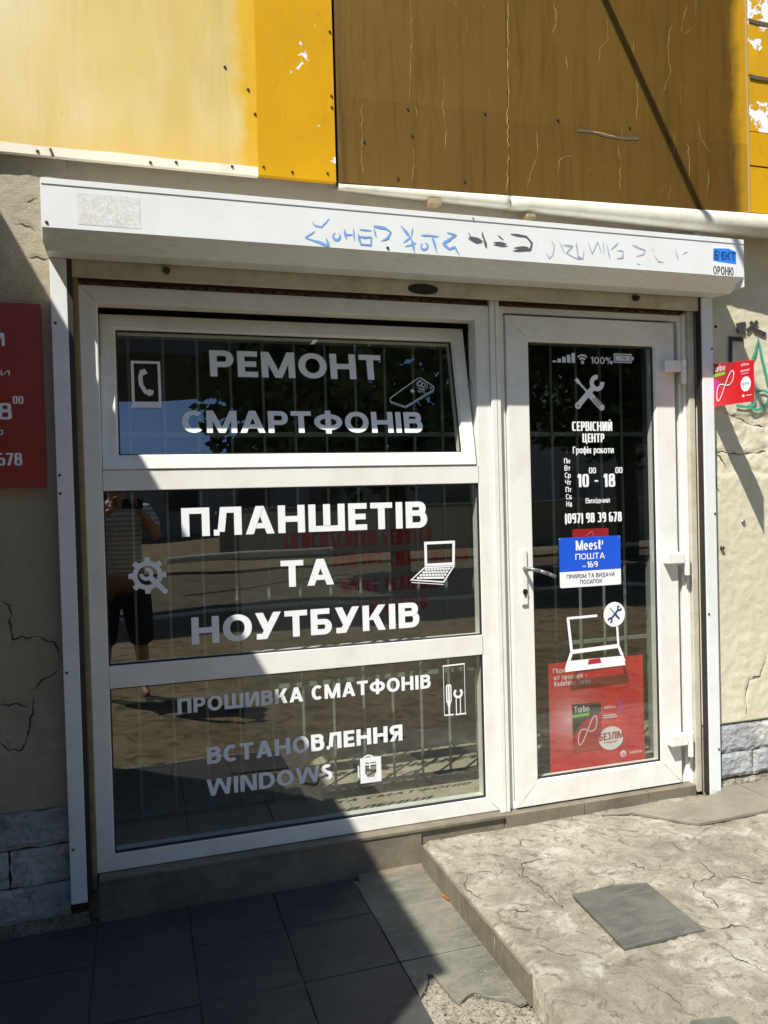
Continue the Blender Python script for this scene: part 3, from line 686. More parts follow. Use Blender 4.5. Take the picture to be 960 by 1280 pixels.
rowy = [-0.048, -0.31, -0.622, -0.935, -1.245, -1.555]
G = 0.004
for ci in range(len(colx)-1):
    for ri in range(len(rowy)-1):
        x0, x1, y1, y0 = colx[ci]+G*.5, colx[ci+1]-G*.5, rowy[ri]-G*.5, rowy[ri+1]+G*.5
        j = random.uniform(-.0012, .0012)
        if ci == len(colx)-2:
            if ri == 2:
                tile_poly('tile', [(x0, y1), (x1, y1), (-0.434, -0.925), (-0.462, -0.931), (-0.488, -0.895), (-0.530, -0.872), (-0.566, -0.838), (-0.592, -0.845), (-0.628, -0.872), (-0.640, -0.800), (-0.648, -0.712), (-0.662, -0.706), (-0.676, -0.745), (-0.692, -0.772), (x0, -0.805)], TZ+j, .010, 'tile_sunlit', bed)
                continue
            if ri > 2: continue
            if ri == 0: y1 = -0.085
        if ci == len(colx)-3 and ri == 3:
            tile_poly('tile', [(x0, y1), (-0.83, y1), (-0.80, -0.99), (-0.84, -1.08), (-0.80, -1.18), (x0, -1.22)], TZ+j, .010, 'tile_shade', bed); continue
        tile_poly('tile', [(x0, y0), (x1, y0), (x1, y1), (x0, y1)], TZ+j, .010, 'tile_sunlit' if ci == len(colx)-2 else 'tile_shade', bed, random.uniform(-.002, .002), random.uniform(-.002, .002))
tile_poly('tile', [(-0.70, -1.0), (-0.64, -0.955), (-0.60, -1.03), (-0.63, -1.2), (-0.72, -1.2)], TZ-.001, .010, 'tile_brown', bed)
# mortar fillet at the foot of the plinth
prism('mortar_fillet', [(-0.045, -.16), (-0.045, -.134), (-0.062, -.142), (-0.09, -.147), (-0.10, -.16)], -0.70, -0.435, 'tile_brown', bed)

# landing (raised concrete platform) with riser tiles
LX, LZ = -0.430, -0.050
def landz(x, y):
    # worn left lip beyond the tiled riser
    ex = LX
    if y < -0.95: ex = LX-0.03*sstep(.95, 1.2, -y)+.012*fbm(y*9, 2, 0)
    xx = x if x > LX+.05 else ex+(x-LX)
    d = fbm(x*2.2+3, y*3.3, 5, 3)
    lay = sstep(-.05, -.035, d)*.0040 + sstep(.18, .195, d)*.0035
    d2 = fbm(x*6+1, y*8, 2, 4)
    lay += sstep(.03, .05, d2)*.0028
    ch = sstep(.055, .0, x-LX)*sstep(.10, .22, fbm(y*13, x*6, 4, 4)); lay -= .011*ch
    z = LZ-.006 + lay + .0035*fbm(x*11, y*11, 7, 4) + .004*noise.noise(Vector((x*1.5, y*1.5, 0)))
    c = crackd(x, y, LCRACK, 0.02, 12)
    wv = 0.6+0.8*noise.noise(Vector((x*8, y*8, 1)))
    z -= .0040*max(0, wv)*(1-sstep(.001, .012, c))
    z -= .020*sstep(0.035, 0.0, xx-ex+.004)*0.5*(1+.6*noise.noise(Vector((y*15, 0, 4))))   # worn edge
    z -= .035*sstep(1.10, 1.42, -y)
    return (xx, y, z)
landing = heightfield('landing', LX, 2.6, -1.45, -0.028, 0.0080, landz, 'landing', skirt=0.14)
structure(landing)
rd = random.Random(5)
for i in range(9):
    y = rd.uniform(-.93, -.2); z1 = LZ-.010; z0 = z1-rd.uniform(.02, .075)
    crack_strip([[(y, z1), (y+rd.uniform(-.004, .004), z0)]], rd.uniform(.003, .008), lambda a, z: (LX-.0108, a, z), 'mortar_drip', 'landing', landing, .002, i, .006)
crack_strip(LCRACK, .0040, lambda x, y: (x, y, landz(x, y)[2]+.0012), 'crack', 'crack', landing, .012, 3)
extra = []
rc = random.Random(12)
for _ in range(18):
    x, y = rc.uniform(-.38, 1.1), rc.uniform(-1.2, -.15); a = rc.uniform(-.5, .5)+(math.pi if rc.random() < .5 else 0); l = [(x, y)]
    for k in range(rc.randint(3, 7)):
        a += rc.uniform(-.8, .8); x += .022*math.cos(a); y += .022*math.sin(a); l.append((x, y))
    if max(p[0] for p in l) < 1.2 and min(p[0] for p in l) > LX+.02: extra.append(l)
crack_strip(extra, .0026, lambda x, y: (x, y, landz(x, y)[2]+.0012), 'crack', 'crack', landing, .010, 8)
ys = [-0.048, -0.335, -0.640, -0.948]
for i in range(3):
    box('riser_tile', LX-.010, LX-.001, ys[i+1]+.0025, ys[i]-.0025, -.150, LZ-.006-random.uniform(.0, .004), 'tile_brown', landing, bev=.0008)
# slabs cemented on the far side of the landing
tile_poly('slab', [(.474, -.118), (.655, -.314), (1.10, -.302), (1.10, -.03), (1.0, -.028), (.93, -.085), (.80, -.092), (.62, -.100)], -.034, .012, 'tile_slab', landing)
tile_poly('slab', [(1.106, -.302), (1.42, -.295), (1.42, -.02), (1.106, -.03)], -.034, .012, 'tile_slab', landing)
tile_poly('slab', [(1.426, -.295), (1.74, -.29), (1.74, -.02), (1.426, -.03)], -.035, .012, 'tile_slab', landing)
tile_poly('slab', [(.350, -.085), (.465, -.112), (.61, -.096), (.60, -.055), (.44, -.055)], -.042, .006, 'tile_slab', landing)
lt = tile_poly('loose_tile', [(-.108, -.625), (.045, -.615), (.172, -.640), (.160, -.945), (-.128, -.948)], -.0395, .010, 'tile_loose', None, .004, .003)
tag(lt, 'dark grey square floor tile lying loose on the concrete landing', 'tile')
lt2 = tile_poly('tile_shard', [(-.19, -1.30), (-.15, -1.27), (-.05, -1.29), (-.04, -1.38), (-.17, -1.39)], -.046, .010, 'tile_loose', None)
tag(lt2, 'small broken piece of grey tile at the front edge of the landing', 'tile')
# rubble strip where wall meets landing at right
def lump(name, x0, x1, y0, y1, z0, z1, m, parent, seed, amp=.012, res=.0085):
    """stone block: gridded front and sides, displaced"""
    bm = bmesh.new()
    add_box(bm, x0, x1, y0, y1, z0, z1)
    ln = max(x1-x0, z1-z0)
    bmesh.ops.subdivide_edges(bm, edges=bm.edges[:], cuts=max(8, min(34, int(ln/res))), use_grid_fill=True)
    cx, cz = (x0+x1)/2, (z0+z1)/2
    rs_ = random.Random(seed*7+1)
    planes = [(rs_.uniform(x0, x1), rs_.uniform(z0, z1), rs_.uniform(-.30, .30), rs_.uniform(-.45, .45), rs_.uniform(-.3, .9)) for _ in range(9)]
    for v in bm.verts:
        u = min((v.co.x-x0), (x1-v.co.x)); w = min((v.co.z-z0), (z1-v.co.z))
        front = 1 if v.co.y < (y0+y1)/2 else 0
        r = .012
        edge = sstep(r*1.5, 0, min(u, w))
        if front:
            jx = v.co.x+.02*noise.noise(Vector((v.co.x*20, v.co.z*20, seed))); jz = v.co.z+.02*noise.noise(Vector((v.co.z*20, v.co.x*20, seed+5)))
            # broken face: the foremost of a set of tilted cleavage planes
            h_ = min((o_*amp + a_*(jx-px_)+b_*(jz-pz_)) for px_, pz_, a_, b_, o_ in planes)
            v.co.y += -max(-amp*.6, min(amp*1.2, h_)) - .004*fbm(v.co.x*40, v.co.z*40, seed, 3) + edge*amp*.30
        v.co.x += edge*.005*noise.noise(Vector((v.co.z*30, seed, 1)))
        v.co.z += edge*(.007*noise.noise(Vector((v.co.x*18, seed, 5))))
    return done(bm, name, m, parent, smooth=False)

# ---------------------------------------------------------------- the building's wall
wall = empty('building_wall', (0, 0.15, 0), 'cream rendered shop wall with stone plinth, worn plaster and graffiti', 'wall')
OPX0, OPX1, OPZ = -1.664, 0.932, 2.185
bm = bmesh.new()
add_box(bm, -9, OPX0, 0.0, 0.30, -.45, 6.5); add_box(bm, OPX1, 9, 0.0, 0.30, -.45, 6.5); add_box(bm, OPX0, OPX1, 0.0, 0.30, OPZ, 6.5)
add_box(bm, OPX0, OPX1, 0.03, 0.30, -.45, -.06)
done(bm, 'wall', 'plaster', wall)
def plasterz(lines, seed, patch):
    def f(x, z):
        d = fbm(x*5+seed, z*5, seed, 4)
        y = -.020 - .0022*d - .0016*fbm(x*30, z*30, seed, 3)
        c = crackd(x, z, lines, .010, 18)
        y += .003*(1-sstep(.0008, .0075, c))
        y += patch(x, z)
        return (x, y, z)
    return f
def vgrid(name, x0, x1, z0, z1, step, f, m, parent):
    nx, nz = int((x1-x0)/step)+1, int((z1-z0)/step)+1
    bm = bmesh.new(); g = []
    for j in range(nz+1):
        g.append([bm.verts.new(f(x0+(x1-x0)*i/nx, z0+(z1-z0)*j/nz)) for i in range(nx+1)])
    for j in range(nz):
        for i in range(nx): bm.faces.new((g[j][i], g[j][i+1], g[j+1][i+1], g[j+1][i]))
    border = [g[0][i] for i in range(nx+1)]+[g[j][nx] for j in range(1, nz+1)]+[g[nz][i] for i in range(nx-1, -1, -1)]+[g[j][0] for j in range(nz-1, 0, -1)]
    low = [bm.verts.new((v.co.x, .001, v.co.z)) for v in border]; k = len(border)
    for i in range(k): bm.faces.new((border[(i+1) % k], border[i], low[i], low[(i+1) % k]))
    return done(bm, name, m, parent, smooth=True)
def patchL(x, z):
    p = 0
    # fallen skin of plaster in the cracked lens at mid height
    if .48 < z < .87: p += .004*sstep(.0, .03, (.86-z))*sstep(-.03, .01, x+1.90+.06*noise.noise(Vector((z*7, 0, 0))))
    return p
def patchR(x, z):
    p = 0
    if 1.30 < z < 1.66:
        k = sstep(1.655, 1.635, z+.02*noise.noise(Vector((x*14, 0, 1))))*sstep(1.36, 1.40, z+.05*noise.noise(Vector((x*9, 2, 1))))
        p += .006*k+.005*k*fbm(x*18, z*18, 3, 3)
    return p
fL, fR = plasterz(WCRACK_L, 2, patchL), plasterz(WCRACK_R, 6, patchR)
vgrid('plaster', -2.32, OPX0-.001, .268, 2.52, .0075, fL, 'plaster', wall)
vgrid('plaster', OPX1+.001, 1.75, .245, 2.52, .0075, fR, 'plaster_pale', wall)
crack_strip(WCRACK_L, .0050, lambda x, z: (x, fL(x, z)[1]-.0022, z), 'crack', 'crack', wall, .009, 2)
crack_strip(WCRACK_R, .0045, lambda x, z: (x, fR(x, z)[1]-.0022, z), 'crack', 'crack', wall, .009, 5)
box('plaster', 1.752, 6, -.018, -.001, .245, 6.4, 'plaster', wall, 0)
# plinth stones, left of the shutter
cz = [.270, .142, .012, -.112]
lay = [[-2.32, -2.08, -1.722], [-2.32, -1.915, -1.722], [-2.32, -2.02, -1.722]]
box('mortar_bed', -2.32, OPX0-.004, -.018, -.001, -.112, .262, 'crack', wall, 0)
box('mortar_bed', .984, 2.1, -.018, -.001, -.04, .234, 'crack', wall, 0)
k = 0
for r in range(3):
    for i in range(2):
        k += 1
        lump('stone_block', lay[r][i]+.004, lay[r][i+1]-.004, -.040, .0, cz[r+1]+.003, cz[r]-.003, 'stone', wall, k, .016)
lump('stone_block', OPX0-.058, OPX0-.004, -.018, .0, -.12, .262, 'stone', wall, 9, .005)
box('footing', -2.32, OPX0, -.022, -.001, -.16, -.112, 'concrete_rough', wall, .002)
# plinth stones, right
czr = [.238, .112, .0]
layr = [[.986, 1.36, 1.72, 2.2], [.982, 1.19, 1.60, 2.1]]
for r in range(2):
    for i in range(3):
        k += 1
        lump('stone_block', layr[r][i]+.003, layr[r][i+1]-.003, -.042, .0, czr[r+1]+.002, czr[r]-.001, 'stone', wall, k+20, .024)
for i in range(7):
    x = .985+i*.11
    lump('rubble', x, x+.105, -.036, .0, -.052, -.006+random.uniform(-.008, .0), 'concrete_rough', wall, k+40+i, .012, .014)
# graffiti and bolts
F = Flat()
for l in WGRAF_BLACK: F.stroke(l, .020)
F.build('black_graffiti', -.0272, 'spray_black', wall, label='black spray-painted letters')
F = Flat()
for l in WGRAF_GREEN: F.stroke(l, .013)
F.build('green_graffiti', -.0285, 'spray_green', wall, label='green spray-painted triangle and loop')
screw(wall, 1.159, -.026, 1.157, .011, 'metal', 'anchor_bolt')
rg = bmesh.new(); bmesh.ops.create_cone(rg, cap_ends=False, segments=14, radius1=.009, radius2=.009, depth=.010, matrix=Matrix.Translation((1.038, -.028, 1.043)) @ Matrix.Rotation(R(90), 4, 'X')); done(rg, 'anchor_ring', 'dark_metal', wall)
screw(wall, 1.03, -.022, 2.035, .008, 'dark_metal', 'anchor_bolt')

# window plinth: ledge and tiled face
pl = empty('window_plinth', (-1.0, -.02, -.15), 'low tiled plinth and ledge below the shop window', 'plinth')
box('face_slab', -1.632, -.436, -.045, -.033, -.150, -.008, 'tile_brown', pl, .001)
box('core', -1.632, -.436, -.033, .028, -.150, -.010, 'concrete', pl, 0)
box('ledge', -1.632, -.075, -.050, .050, -.009, .004, 'tile_brown', pl, .002)
for a, b in ((-.434, -.074), (-.070, .30), (.304, .62), (.624, .868)):
    box('threshold_tile', a, b, -.036, .045, LZ-.03, -.0095 if b < 0 else -.004, 'tile_brown', pl, .0015)

# ---------------------------------------------------------------- fascia above the shutter
fa = empty('fascia', (-.5, -.02, 2.5), 'weathered yellow and brown sheet fascia above the shop front', 'fascia')
Z0 = 2.500
box('faded_yellow_panel', -2.29, -1.004, -.050, -.030, Z0-.004, 3.9, 'yellow_faded', fa, .001)
box('yellow_panel', -1.004, -.712, -.054, -.030, Z0, 3.9, 'yellow_paint', fa, .001)
def fy(x): return -.050-.1*(x+.70)/1.8
def slanted(name, x0, x1, z0, z1, off, m, th=.004):
    bm = bmesh.new(); add_prism(bm, [(x0, fy(x0)-off), (x1, fy(x1)-off), (x1, fy(x1)-off+th), (x0, fy(x0)-off+th)], z0, z1, 'z')
    return done(bm, name, m, fa)
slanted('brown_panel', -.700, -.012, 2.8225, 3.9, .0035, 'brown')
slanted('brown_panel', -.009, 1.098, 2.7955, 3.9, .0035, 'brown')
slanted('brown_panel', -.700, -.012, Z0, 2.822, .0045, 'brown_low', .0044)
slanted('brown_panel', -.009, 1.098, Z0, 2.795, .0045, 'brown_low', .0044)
bk = bmesh.new(); add_prism(bk, [(-.700, fy(-.7)+.006), (1.10, fy(1.10)+.006), (1.10, .0), (-.700, .0)], Z0+.004, 3.9, 'z'); done(bk, 'backing_frame', 'grime', fa)
box('backing_frame', -2.29, -.716, -.028, -.001, Z0+.012, 3.9, 'grime', fa, 0)
# yellow strips on the right, each piece lapped over the next
zz = [Z0, 2.702, 2.850, 3.088, 3.325, 3.9]
for i in range(5):
    o = i % 2*.003
    bm = bmesh.new(); add_prism(bm, [(1.108, fy(1.1)-.006-o), (1.50, fy(1.1)-.008-o), (1.50, fy(1.1)), (1.108, fy(1.1))], zz[i]+.004, zz[i+1]-.002, 'z')
    o_ = done(bm, 'yellow_strip', 'yellow_paint' if i in (0, 1) else 'yellow_peel', fa)
    if i > 1: o_['label'] = 'yellow sheet with peeled white patches'
box('edge_strip', 1.0985, 1.1065, fy(1.1)-.010, fy(1.1), Z0, 3.9, 'crack_pale', fa, .001)
box('backing_frame', 1.11, 1.50, fy(1.1)+.002, .0, Z0+.01, 3.9, 'grime', fa, 0)
for z, a in ((3.325, .012), (3.088, .010)):
    bm = bmesh.new(); add_prism(bm, [(1.112, z-.010), (1.15, z-.014), (1.50, z-.004), (1.50, z+.001), (1.14, z+.003), (1.112, z+.006)], fy(1.1)-.0125, fy(1.1)-.010, 'y'); done(bm, 'torn_gap', 'grime', fa)
# rolled cream trim hanging below, growing to the right
def trim(name, xa, xb):
    bm = bmesh.new(); rings = []
    N = 26
    for i in range(N+1):
        x = xa+(xb-xa)*i/N; t = max(0, min(1, (x+.70)/1.8)); ring = []
        drop = .022+.070*t; out = .006+.028*t; yb = fy(x)
        for k in range(11):
            a = R(90-180*k/10)
            ring.append((x, yb-out*math.cos(a)*1.0+.002, Z0-drop/2+drop/2*math.sin(a)))
        ring.append((x, yb+.05+.02*t, Z0-drop+.012)); ring.append((x, yb+.05+.02*t, Z0-.001))
        rings.append([bm.verts.new(p) for p in ring])
    for a, b in zip(rings, rings[1:]):
        n_ = len(a)
        for k in range(n_): bm.faces.new((a[k], a[(k+1) % n_], b[(k+1) % n_], b[k]))
    bm.faces.new(rings[0]); bm.faces.new(rings[-1][::-1])
    return done(bm, name, 'trim_cream', fa, smooth=True)
trim('rolled_trim', -.70, -.012); trim('rolled_trim', -.006, 2.3)
box('trim_bracket', -.352, -.302, -.088, -.040, 2.440, 2.462, 'foam', fa, .002)
box('trim_bracket', .06, .10, -.10, -.040, 2.418, 2.432, 'foam', fa, .002)
for i, l in enumerate(CRACKS):
    lo = any(z < 2.822 for x, z in l)
    crack_strip([l], .0018 if i != 3 else .0032, lambda x, z: (x, fy(x)-(.0052 if lo else .0043), z), 'hairline_crack', 'crack_pale', fa, .008, i, .012)
F = Flat(); F.stroke([(.36, 2.782), (.40, 2.781), (.43, 2.775), (.46, 2.772)], .004); F.build('torn_edge', 0, 'crack_pale', fa, fn=lambda x, z, yy: (x, fy(x)-.0068, z))
F = Flat(); F.stroke([(.29, 2.782), (.36, 2.784), (.42, 2.772), (.5, 2.768), (.57, 2.774)], .012); F.build('torn_edge', 0, 'grime', fa, fn=lambda x, z, yy: (x, fy(x)-.0060, z))
for x, z in ((-1.748, 2.508), (-1.383, 2.507), (-1.295, 2.517), (-1.114, 2.876), (-1.099, 2.522), (-1.033, 2.806), (-1.01, 2.72)): screw(fa, x, -.051, z, .006)
for x, z in ((-.722, 3.059), (-.722, 2.820), (-.722, 2.778), (-.879, 2.521), (-.745, 2.53), (-.985, 2.53)): screw(fa, x, -.055, z, .0055)
for x, z in ((-.425, 2.80), (-.108, 2.812), (.205, 2.816), (.53, 2.815), (-.60, 2.66), (-.41, 2.70), (-.47, 2.53), (-.20, 2.54)): screw(fa, x, fy(x)-.005, z, .006)
rod('drip_nail', (-1.708, -.052, 2.520), (-1.700, -.057, 2.494), .004, 'dark_metal', fa)
# arm that throws the slanting shadow
arm = empty('wall_bracket_arm', (0, 0, 4.153), 'thin metal arm sticking out of the wall above the fascia', 'bracket')
rod('arm', (.0, -.01, 4.153), (.0, -1.22, 4.153), .016, 'dark_metal', arm)
box('mounting_plate', -.05, .05, -.012, -.001, 4.09, 4.22, 'dark_metal', arm, .002)

# ---------------------------------------------------------------- roller shutter
sh = empty('roller_shutter', (-.37, -.02, 2.2), 'white roller shutter housing with graffiti and two side guide rails', 'shutter')
X0, X1 = -1.722, .982
prism('housing', [(-.004, 2.335), (-.238, 2.342), (-.250, 2.334), (-.250, 2.190), (-.170, 2.142), (-.062, 2.150), (-.062, 2.175), (-.004, 2.175)], X0, X1, 'shutter_white', sh)
box('housing_lip', X0, X1, -.2525, -.2485, 2.3255, 2.3445, 'shutter_white', sh, .001)
box('end_cap', X0-.0025, X0-.0002, -.249, -.004, 2.15, 2.338, 'shutter_white', sh, .0005)
box('end_cap', X1+.0002, X1+.0025, -.249, -.004, 2.15, 2.338, 'shutter_white', sh, .0005)
rails = ((-1.722, -1.669, -.06), (.922, .980, -.048))
for a, b, zb in rails:
    box('guide_rail', a, b, -.062, -.022, zb, 2.1495, 'rail_white', sh, .002)
box('guide_channel', -1.6688, -1.652, -.060, -.030, -.05, 2.149, 'dark_metal', sh, .0005)  # left channel widened so its shadow covers stray sun on the frame
box('guide_channel', .914, .922, -.056, -.030, -.045, 2.149, 'dark_metal', sh, .0005)
box('shutter_slat', -1.666, .918, -.050, -.036, 2.094, 2.155, 'pvc_dirty_shade', sh, .002)
F = Flat(); F.poly(rrect(-.436, -.312, 2.0985, 2.1395, .0204, 6)); F.build('keyhole_slot', -.0510, 'black', sh)
F = Flat(); F.ring(-.374, 2.119, .068, .004, seg=36, ry=.0235); F.build('keyhole_rim', -.0513, 'pvc_dirty_shade', sh)
for x in (-1.340, .589):
    bm = bmesh.new(); cyl(bm, (x, -.046, 2.134), (x, -.072, 2.128), .014, 12, .011); cyl(bm, (x, -.07, 2.129), (x, -.078, 2.127), .007, 8); done(bm, 'stop_bolt', 'dark_metal', sh)
for x, z in ((-1.710, 1.93), (-1.712, 1.414), (-1.712, 1.352), (-1.711, .739), (-1.709, .129)): screw(sh, x, -.0625, z, .0055)
for x, z in ((.972, 1.927), (.930, .757), (.970, .152), (.972, 1.2)): screw(sh, x, -.0625, z, .0055)
screw(sh, -1.709, -.2505, 2.205, .006); screw(sh, -.58, -.2505, 2.203, .006); screw(sh, -.245, -.2535, 2.334, .003)
for nm, dat, mt, w, lb in (('graffiti_tag', GRAF_BLUE[:10], 'ink_blue', .0066, 'blue marker tag'), ('graffiti_tag', GRAF_BLUE[10:], 'ink_blue', .0074, 'second blue marker tag'), ('graffiti_tag', GRAF_BLACK, 'ink_black', .0084, 'black marker tag'), ('graffiti_tag', GRAF_GREY[:9], 'ink_grey', .0050, 'faint grey pen tag'), ('graffiti_tag', GRAF_GREY[9:], 'ink_grey', .0055, 'faint grey pen marks')):
    g0_ = bpy.data.objects.new(nm, None)
    for li, l in enumerate(dat):
        crack_strip([l], w*1.25, lambda x, z: (x, -.2508-.00006*li, z), 'pen_stroke_tmp', mt, None, .002, li+len(dat), .006, .65)
    parts = [o for o in COL.objects if o.name.startswith('pen_stroke_tmp')]
    bm = bmesh.new()
    for o in parts: bm.from_mesh(o.data)
    for o in parts: bpy.data.objects.remove(o)
    bpy.data.objects.remove(g0_)
    rel(bm, sh); me = bpy.data.meshes.new(nm); bm.to_mesh(me); bm.free(); link(nm, me, mt, sh)['label'] = lb
F = Flat(); F.rect(-1.617, -1.425, 2.206, 2.306); F.build('glue_residue', -.2506, 'residue', sh, label='speckled residue of a removed sticker')
# guard company sticker on the shutter's right end
F = Flat(); F.poly([(.822, 2.189), (.935, 2.189), (.944, 2.245), (.943, 2.303), (.905, 2.311), (.829, 2.307), (.832, 2.262), (.822, 2.235)])
st = F.build('guard_sticker', -.2510, 'paper'); tag(st, "torn blue and white sticker on the right end of the shutter housing", 'sticker')
F = Flat(); F.poly([(.827, 2.247), (.942, 2.240), (.943, 2.292), (.905, 2.303), (.829, 2.299)]); F.build('blue_field', -.2513, 'sticker_blue', st)
F = Flat(); text(F, "Б'ЄКТ", .834, .938, 2.255, .034, .16, .14, .08); F.build('lettering', -.2517, 'navy', st)
F = Flat(); text(F, 'ОРОНЮ', .826, .928, 2.193, .034, .14, .12, .08); F.build('lettering', -.2515, 'black', st)

def mitre(corners, w, y, parent, m='grime'):
    for (x, z), (dx, dz) in corners:
        crack_strip([[(x, z), (x+dx*w, z+dz*w)]], .0012, lambda a, b: (a, y, b), 'mitre_seam', m, parent, .0003, 1, .006, .5)

# ---------------------------------------------------------------- shop window
wi = empty('shop_window', (-.85, 0.03, .0), 'white plastic framed shop window in three rows with white Cyrillic lettering', 'window')
FX0, FX1, FZ0, FZ1 = -1.638, -.073, .006, 2.081
cells = [(-1.578, -.137, 1.431, 2.021), (-1.578, -.137, .737, 1.358), (-1.578, -.137, .069, .656)]
ring_loft('outer_frame', FX0, FX1, FZ0, FZ1, [(0, .07), (0, .002), (.002, 0), (.058, 0), (.0602, .002), (.0602, .07)], 'pvc', wi)
box('transom', -1.5776, -.1332, .001, .069, 1.358, 1.431, 'pvc', wi, .002)
box('transom', -1.5776, -.1332, .001, .069, .656, .737, 'pvc', wi, .002)
def frame_seams():
    F = Flat()
    for x, z, a, b in ((-1.578, 1.395, 0, .036), (-.133, 1.395, 0, .036), (-1.578, .697, 0, .04), (-.133, .697, 0, .04)):
        F.poly([(x-.0006, z-b), (x+.0006, z-b), (x+.0006, z+b), (x-.0006, z+b)])
    F.build('weld_seam', -.0004, 'grime', wi)
frame_seams()
for c in cells[1:]:
    ring_loft('gasket', c[0]-.0002, c[1]+.003, c[2]-.0002, c[3]+.0002, [(0, .012), (0, .004), (.0015, .004), (.0055, .0125), (.004, .016)], 'rubber', wi)
def pane(c, y, name='pane', parent=None):
    bm = bmesh.new(); vs = [bm.verts.new(p) for p in ((c[0], y, c[2]), (c[1], y, c[2]), (c[1], y, c[3]), (c[0], y, c[3]))]; bm.faces.new(vs)
    rel(bm, parent); me = bpy.data.meshes.new(name); bm.to_mesh(me); bm.free(); return link(name, me, 'glass', parent)
YG = .018
p2 = pane(cells[1], YG, 'pane', wi); p3 = pane(cells[2], YG, 'pane', wi)
def line(txt, x0, x1, z0, H, parent, y=YG-.003, m='vinyl', lab=None, **kw):
    F = Flat(); text(F, txt, x0, x1, z0, H, **kw); return F.build('lettering', y, m, parent, label=lab)
line('ПЛАНШЕТІВ', -1.312, -.356, 1.185, .105, p2)
line('ТА', -.953, -.747, .979, .101, p2)
line('НОУТБУКІВ', -1.288, -.400, .788, .100, p2)
line('ПРОШИВКА СМАТФОНІВ', -1.346, -.359, .538, .056, p3, s=.25, h=.20)
line('ВСТАНОВЛЕННЯ', -1.247, -.484, .341, .064, p3)
line('WINDOWS', -1.251, -.773, .222, .062, p3, s=.25, h=.20)
def wrench(F, x0, z0, x1, z1, w, head, open_a=70):
    d = Vector((x1-x0, z1-z0)); L = d.length; d.normalize(); a = math.degrees(math.atan2(d.y, d.x))
    F.stroke([(x0, z0), (x1-d.x*head*.7, z1-d.y*head*.7)], w)
    F.ring(x1, z1, head*.72, head*.55, a+open_a/2, a+360-open_a/2, 22)
    return F
def gear_icon(F, cx, cz, r):
    F.ring(cx, cz, r*.66, r*.26)
    for i in range(8):
        a = R(45*i+22.5*0); c, s_ = math.cos(a), math.sin(a)
        F.poly([(cx+c*r*.72-s_*r*.17, cz+s_*r*.72+c*r*.17), (cx+c*r*.72+s_*r*.17, cz+s_*r*.72-c*r*.17), (cx+c*r+s_*r*.13, cz+s_*r-c*r*.13), (cx+c*r-s_*r*.13, cz+s_*r+c*r*.13)])
F = Flat(); gear_icon(F, -1.436, 1.051, .066); wrench(F, -1.376, .990, -1.440, 1.056, .018, .024, 80); F.disc(-1.377, .991, .010)
F.build('gear_emblem', YG-.003, 'vinyl', p2)
F = Flat()   # laptop drawing
F.stroke([(-.366, 1.034), (-.247, 1.034), (-.244, 1.122), (-.366, 1.122)], .011, True)
F.stroke([(-.372, 1.024), (-.246, 1.024), (-.292, .962), (-.430, .978)], .006, True)
for k in range(4):
    t = .16+.2*k; xa, xb = -.372-.058*t, -.246-.046*t; z = 1.024-.052*t
    F.stroke([(xa+.010, z), (xb-.008, z-.006*t)], .0085)
F.stroke([(-.430, .968), (-.292, .952)], .003)
F.build('laptop_emblem', YG-.003, 'vinyl', p2)
F = Flat()
for k in range(4):
    t = .16+.2*k; xa, xb = -.372-.058*t, -.246-.046*t; z = 1.024-.052*t
    for j in range(1, 9 if k < 3 else 3):
        xx = xa+.010+(xb-xa-.018)*j/9; F.stroke([(xx, z-.0045), (xx-.001, z+.0045)], .0016)
F.build('laptop_keys', YG-.0043, 'black', p2)
F = Flat()   # tool kit
F.stroke([(-.303, .421), (-.303, .623)], .0022); F.stroke([(-.211, .418), (-.211, .623)], .0022)
F.stroke([(-.305, .621), (-.209, .623)], .006); F.stroke([(-.303, .421), (-.262, .420)], .006); F.stroke([(-.255, .419), (-.208, .419)], .006)
F.poly(rrect(-.294, -.270, .470, .545, .008)); F.poly([(-.290, .47), (-.274, .47), (-.278, .452), (-.286, .452)]); F.stroke([(-.282, .453), (-.282, .42)], .006)
F.stroke([(-.250, .42), (-.250, .485)], .004); F.stroke([(-.232, .42), (-.232, .485)], .004); F.ring(-.241, .505, .016, .010, 125, 415, 20)
F.build('toolkit_emblem', YG-.003, 'vinyl', p3)
F = Flat(); F.stroke([(-.287, .478), (-.287, .538)], .0025); F.stroke([(-.277, .478), (-.277, .538)], .0025); F.build('toolkit_grooves', YG-.0043, 'black', p3)
F = Flat()   # shopping bag shaped sign
F.stroke([(-.652, .200), (-.586, .200), (-.586, .279), (-.652, .279)], .020, True)
F.stroke([(-.669, .215), (-.669, .262)], .006); F.ring(-.628, .272, .026, .006, 10, 175, 12)
F.stroke([(-.655, .262), (-.592, .262)], .006); F.stroke([(-.623, .285), (-.623, .245)], .005); F.ring(-.619, .225, .022, .007, 180, 360, 12)
F.build('bag_emblem', YG-.003, 'vinyl', p3)

mitre([((FX0, FZ0), (1, 1)), ((FX1, FZ0), (-1, 1)), ((FX0, FZ1), (1, -1)), ((FX1, FZ1), (-1, -1))], .058, -.0004, wi)
